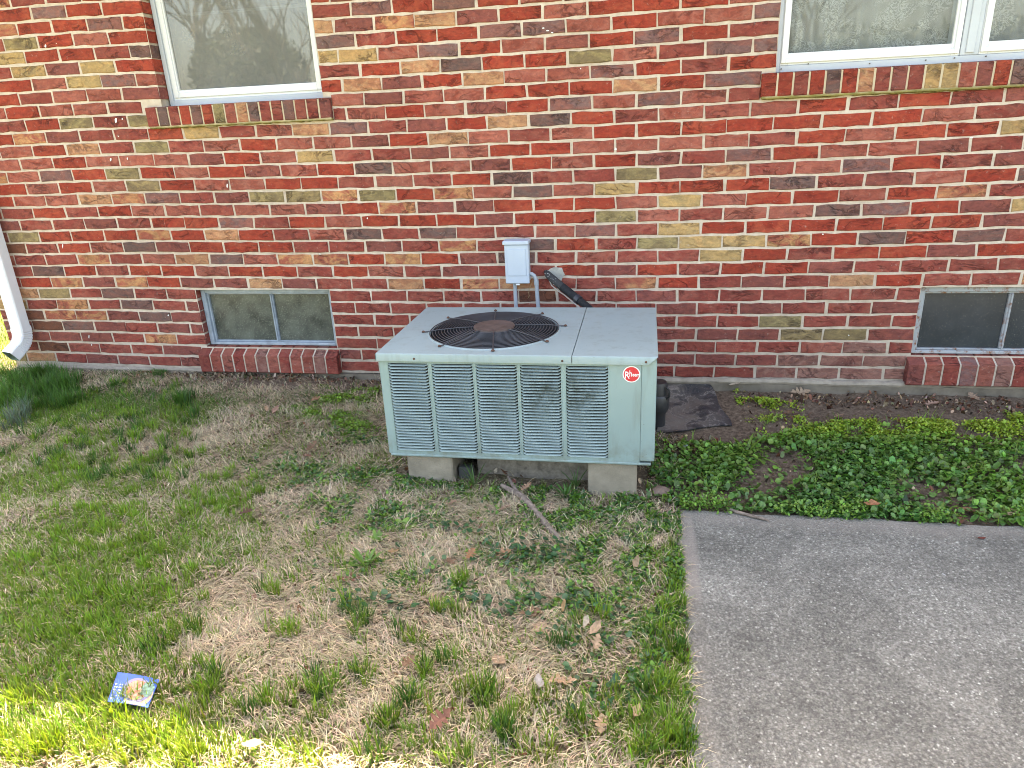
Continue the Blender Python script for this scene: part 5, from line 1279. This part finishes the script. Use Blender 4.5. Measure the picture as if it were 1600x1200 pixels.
# dry vine on the wall below the disconnect box
V_ = [onY(834, 437, -.03), onY(829, 446, -.03), onY(827, 452, -.028), onY(826, 458, -.02)]
mb = MB(); mb.tube(V_, .0013, 5); mb.tube([onY(826, 458, -.02), onY(827, 462, -.015), onY(825, 466, -.01)], .001, 5)
tag(mb.build('dry_tendril', simple('dry_tendril', (.42, .32, .18), .9), origin=tuple(V_[0])), 'thin dry vine tendril hanging from the disconnect box', 'tendril')

# ------------------------------------------------------------------ flyer
z0 = FLY.z + .035
A, B, Cc_, Dd = [onZ(px, py, z0) for px, py in ((168, 1096), (184, 1050), (249, 1062), (231, 1106))]
fl = empty('flyer', (A + B + Cc_ + Dd) / 4, 'blue printed card with a picture of a plate of food lying in the grass', 'flyer')
def fq(u, v, dz=0):       # u along the long side (B->C), v from the top edge down
    p_ = B.lerp(Cc_, u).lerp(A.lerp(Dd, u), v); return (p_.x, p_.y, z0 + .003 * math.sin(3 * u) + dz)
mb = MB(); nn = 8
V = [fq(a / nn, b / nn) for a in range(nn + 1) for b in range(nn + 1)]; V2 = [(x, y, z - .0012) for x, y, z in V]
mb.add(V, [(a * 9 + b, a * 9 + b + 1, (a + 1) * 9 + b + 1, (a + 1) * 9 + b) for a in range(nn) for b in range(nn)]); mb.add(V2, [(a * 9 + b, (a + 1) * 9 + b, (a + 1) * 9 + b + 1, a * 9 + b + 1) for a in range(nn) for b in range(nn)])
mb.build('card', simple('printed_blue', (.03, .11, .5), .35, var=.08), fl)
def blob(cu, cv, ru, rv, dz, name, mat, n=28, jit=0., clipit=True):
    mb = MB(); P = []
    for k in range(n):
        q = 2 * PI * k / n; j = 1 + rnd.uniform(-jit, jit); P.append(fq(min(.995, max(.005, cu + ru * j * math.cos(q))), min(.995, max(.005, cv + rv * j * math.sin(q))), dz))
    mb.add([fq(min(1, cu), min(1, cv), dz)] + P, [(0, 1 + k, 1 + (k + 1) % n) for k in range(n)]); return mb.build(name, mat, fl)
m = NT('printed_food'); p = m.pos(); vo = m.n('TexVoronoi'); vo.inputs['Scale'].default_value = 130; m.l(p, vo.inputs[0])
m.set(m.ramp(vo.outputs['Color'], [(.1, (.35, .10, .05)), (.35, (.45, .2, .12)), (.6, (.5, .32, .22)), (.8, (.12, .2, .08)), (.95, (.5, .5, .42))]), .4); FOOD = m.m
blob(.66, .60, .34, .46, .0006, 'printed_table', simple('printed_tan', (.55, .38, .25), .4, var=.4, scale=90))
blob(.60, .52, .34, .42, .0010, 'printed_plate', simple('printed_plate', (.24, .22, .40), .35, var=.15))
blob(.62, .52, .27, .34, .0014, 'printed_food', FOOD, jit=.08)
blob(.84, .42, .15, .28, .0018, 'printed_salad', simple('printed_salad', (.14, .26, .2), .4, var=.8, scale=120), jit=.15)
WH = simple('printed_white', (.75, .78, .8), .4)
mb = MB()
for r_ in range(6):
    for s_ in range(2):
        u0 = .05 + .11 * s_; v0 = .40 + r_ * .095
        for t_ in range(3):
            ua, ub = u0 + .028 * t_, u0 + .028 * t_ + .018; va, vb = v0, v0 + rnd.uniform(.03, .06)
            if rnd.random() < .75: mb.add([fq(ua, va, .0016), fq(ub, va, .0016), fq(ub, vb, .0016), fq(ua, vb, .0016)], [(0, 1, 2, 3)])
for t_ in range(10): ua = .42 + .05 * t_; mb.add([fq(ua, .92, .0020), fq(ua + .035, .92, .0020), fq(ua + .035, .985, .0020), fq(ua, .985, .0020)], [(0, 1, 2, 3)])
mb.build('lettering', WH, fl)

# ------------------------------------------------------------------ trees behind the camera, seen in the window glass
M['trunk'] = simple('tree_bark', (.10, .085, .07), .95, .1, var=.3, scale=8)
def bare_tree(x, y, h, seed, label, depth=6):
    r = random.Random(seed); root = empty('bare_tree', (x, y, -.25), label, 'tree', 'bare trees across the lawn')
    tr = MB(); br = MB()
    def grow(p_, d_, L, rad, lv):
        pts = [p_]; q = p_.copy(); dd = d_.copy()
        for _ in range(3):
            dd = (dd + Vector((r.uniform(-.18, .18), r.uniform(-.18, .18), r.uniform(-.03, .12)))).normalized(); q = q + dd * L / 3; pts.append(q.copy())
        (tr if lv == 0 else br).tube(pts, [rad, rad * .9, rad * .8, rad * .68], 6 if lv < 2 else 3, False)
        if lv >= depth: return
        for _ in range(3 if lv < 4 else 2):
            nd = (dd + Vector((r.uniform(-.8, .8), r.uniform(-.8, .8), r.uniform(-.2, .6)))).normalized(); grow(q if r.random() < .6 else pts[2], nd, L * r.uniform(.6, .82), rad * .58, lv + 1)
    grow(Vector((x, y, -.25)), Vector((0, 0, 1)), h * .3, h * .022, 0)
    tr.build('trunk', M['trunk'], root, smooth=True); br.build('crown', M['trunk'], root)
for x, y, h, sd_, lb in ((-8.6, -15, 9, 3, 'tall bare tree across the lawn, mirrored at the left edge of the left upper window'), (-8.0, -14, 7, 15, 'thinner bare tree beside the tallest one, mirrored in the left upper window'),
                         (-5.6, -14.5, 7.5, 5, 'spreading bare tree mirrored above the evergreen in the left upper window'), (8.2, -20, 8, 8, 'bare tree mirrored in the lace curtained window')):
    bare_tree(x, y, h, sd_, lb)
def bush(x, y, z, r_, n, col, label, name, trunk=1.):
    root = empty(name, (x, y, -.25), label, 'tree')
    if trunk: mb = MB(); mb.tube([(x, y, -.25), (x + .05, y, z * .5), (x, y, z)], [.16, .13, .08], 8); mb.build('trunk', M['trunk'], root, smooth=True)
    d_ = rng.normal(0, 1, (n, 3)); d_ /= np.linalg.norm(d_, axis=1)[:, None]; rr = r_ * rng.random(n) ** .45; Pn = d_ * rr[:, None] * np.array([1.15, 1., .8]) + np.array([x, y, z])
    a = rng.normal(0, .09, (n, 3)); b = rng.normal(0, .09, (n, 3)); V = np.stack([Pn, Pn + a, Pn + b], 1); f_ = np.arange(n * 3).reshape(-1, 3)
    cc = np.repeat((np.array(col) * (1 + rng.normal(0, .3, (n, 1))))[:, None, :], 3, 1).clip(.01, 1)
    big_mesh('crown', V.reshape(-1, 3), [f_], M['leafm'], cc.reshape(-1, 3), root).location = -root.location
bush(-6.7, -15, 2.7, 1.35, 9000, (.09, .11, .08), 'round evergreen tree mirrored in the left upper window', 'evergreen_tree')
for a in range(5):  # unseen evergreen row, added so the right panes reflect dark
    bush(6.2 + a * 1.9, -15.5 + .4 * math.sin(a * 2.), 1.5 + .35 * math.sin(a * 3.1), 1.7, 5000, (.05, .075, .04), ('added evergreen darkening the reflection at the left of the curtained window', 'evergreen second from the left in the added row darkening the curtained window', 'middle evergreen of the added row darkening the curtained window', 'evergreen second from the right in the added row darkening the curtained window', 'rightmost evergreen of the added row darkening the curtained window')[a], 'evergreen_tree')
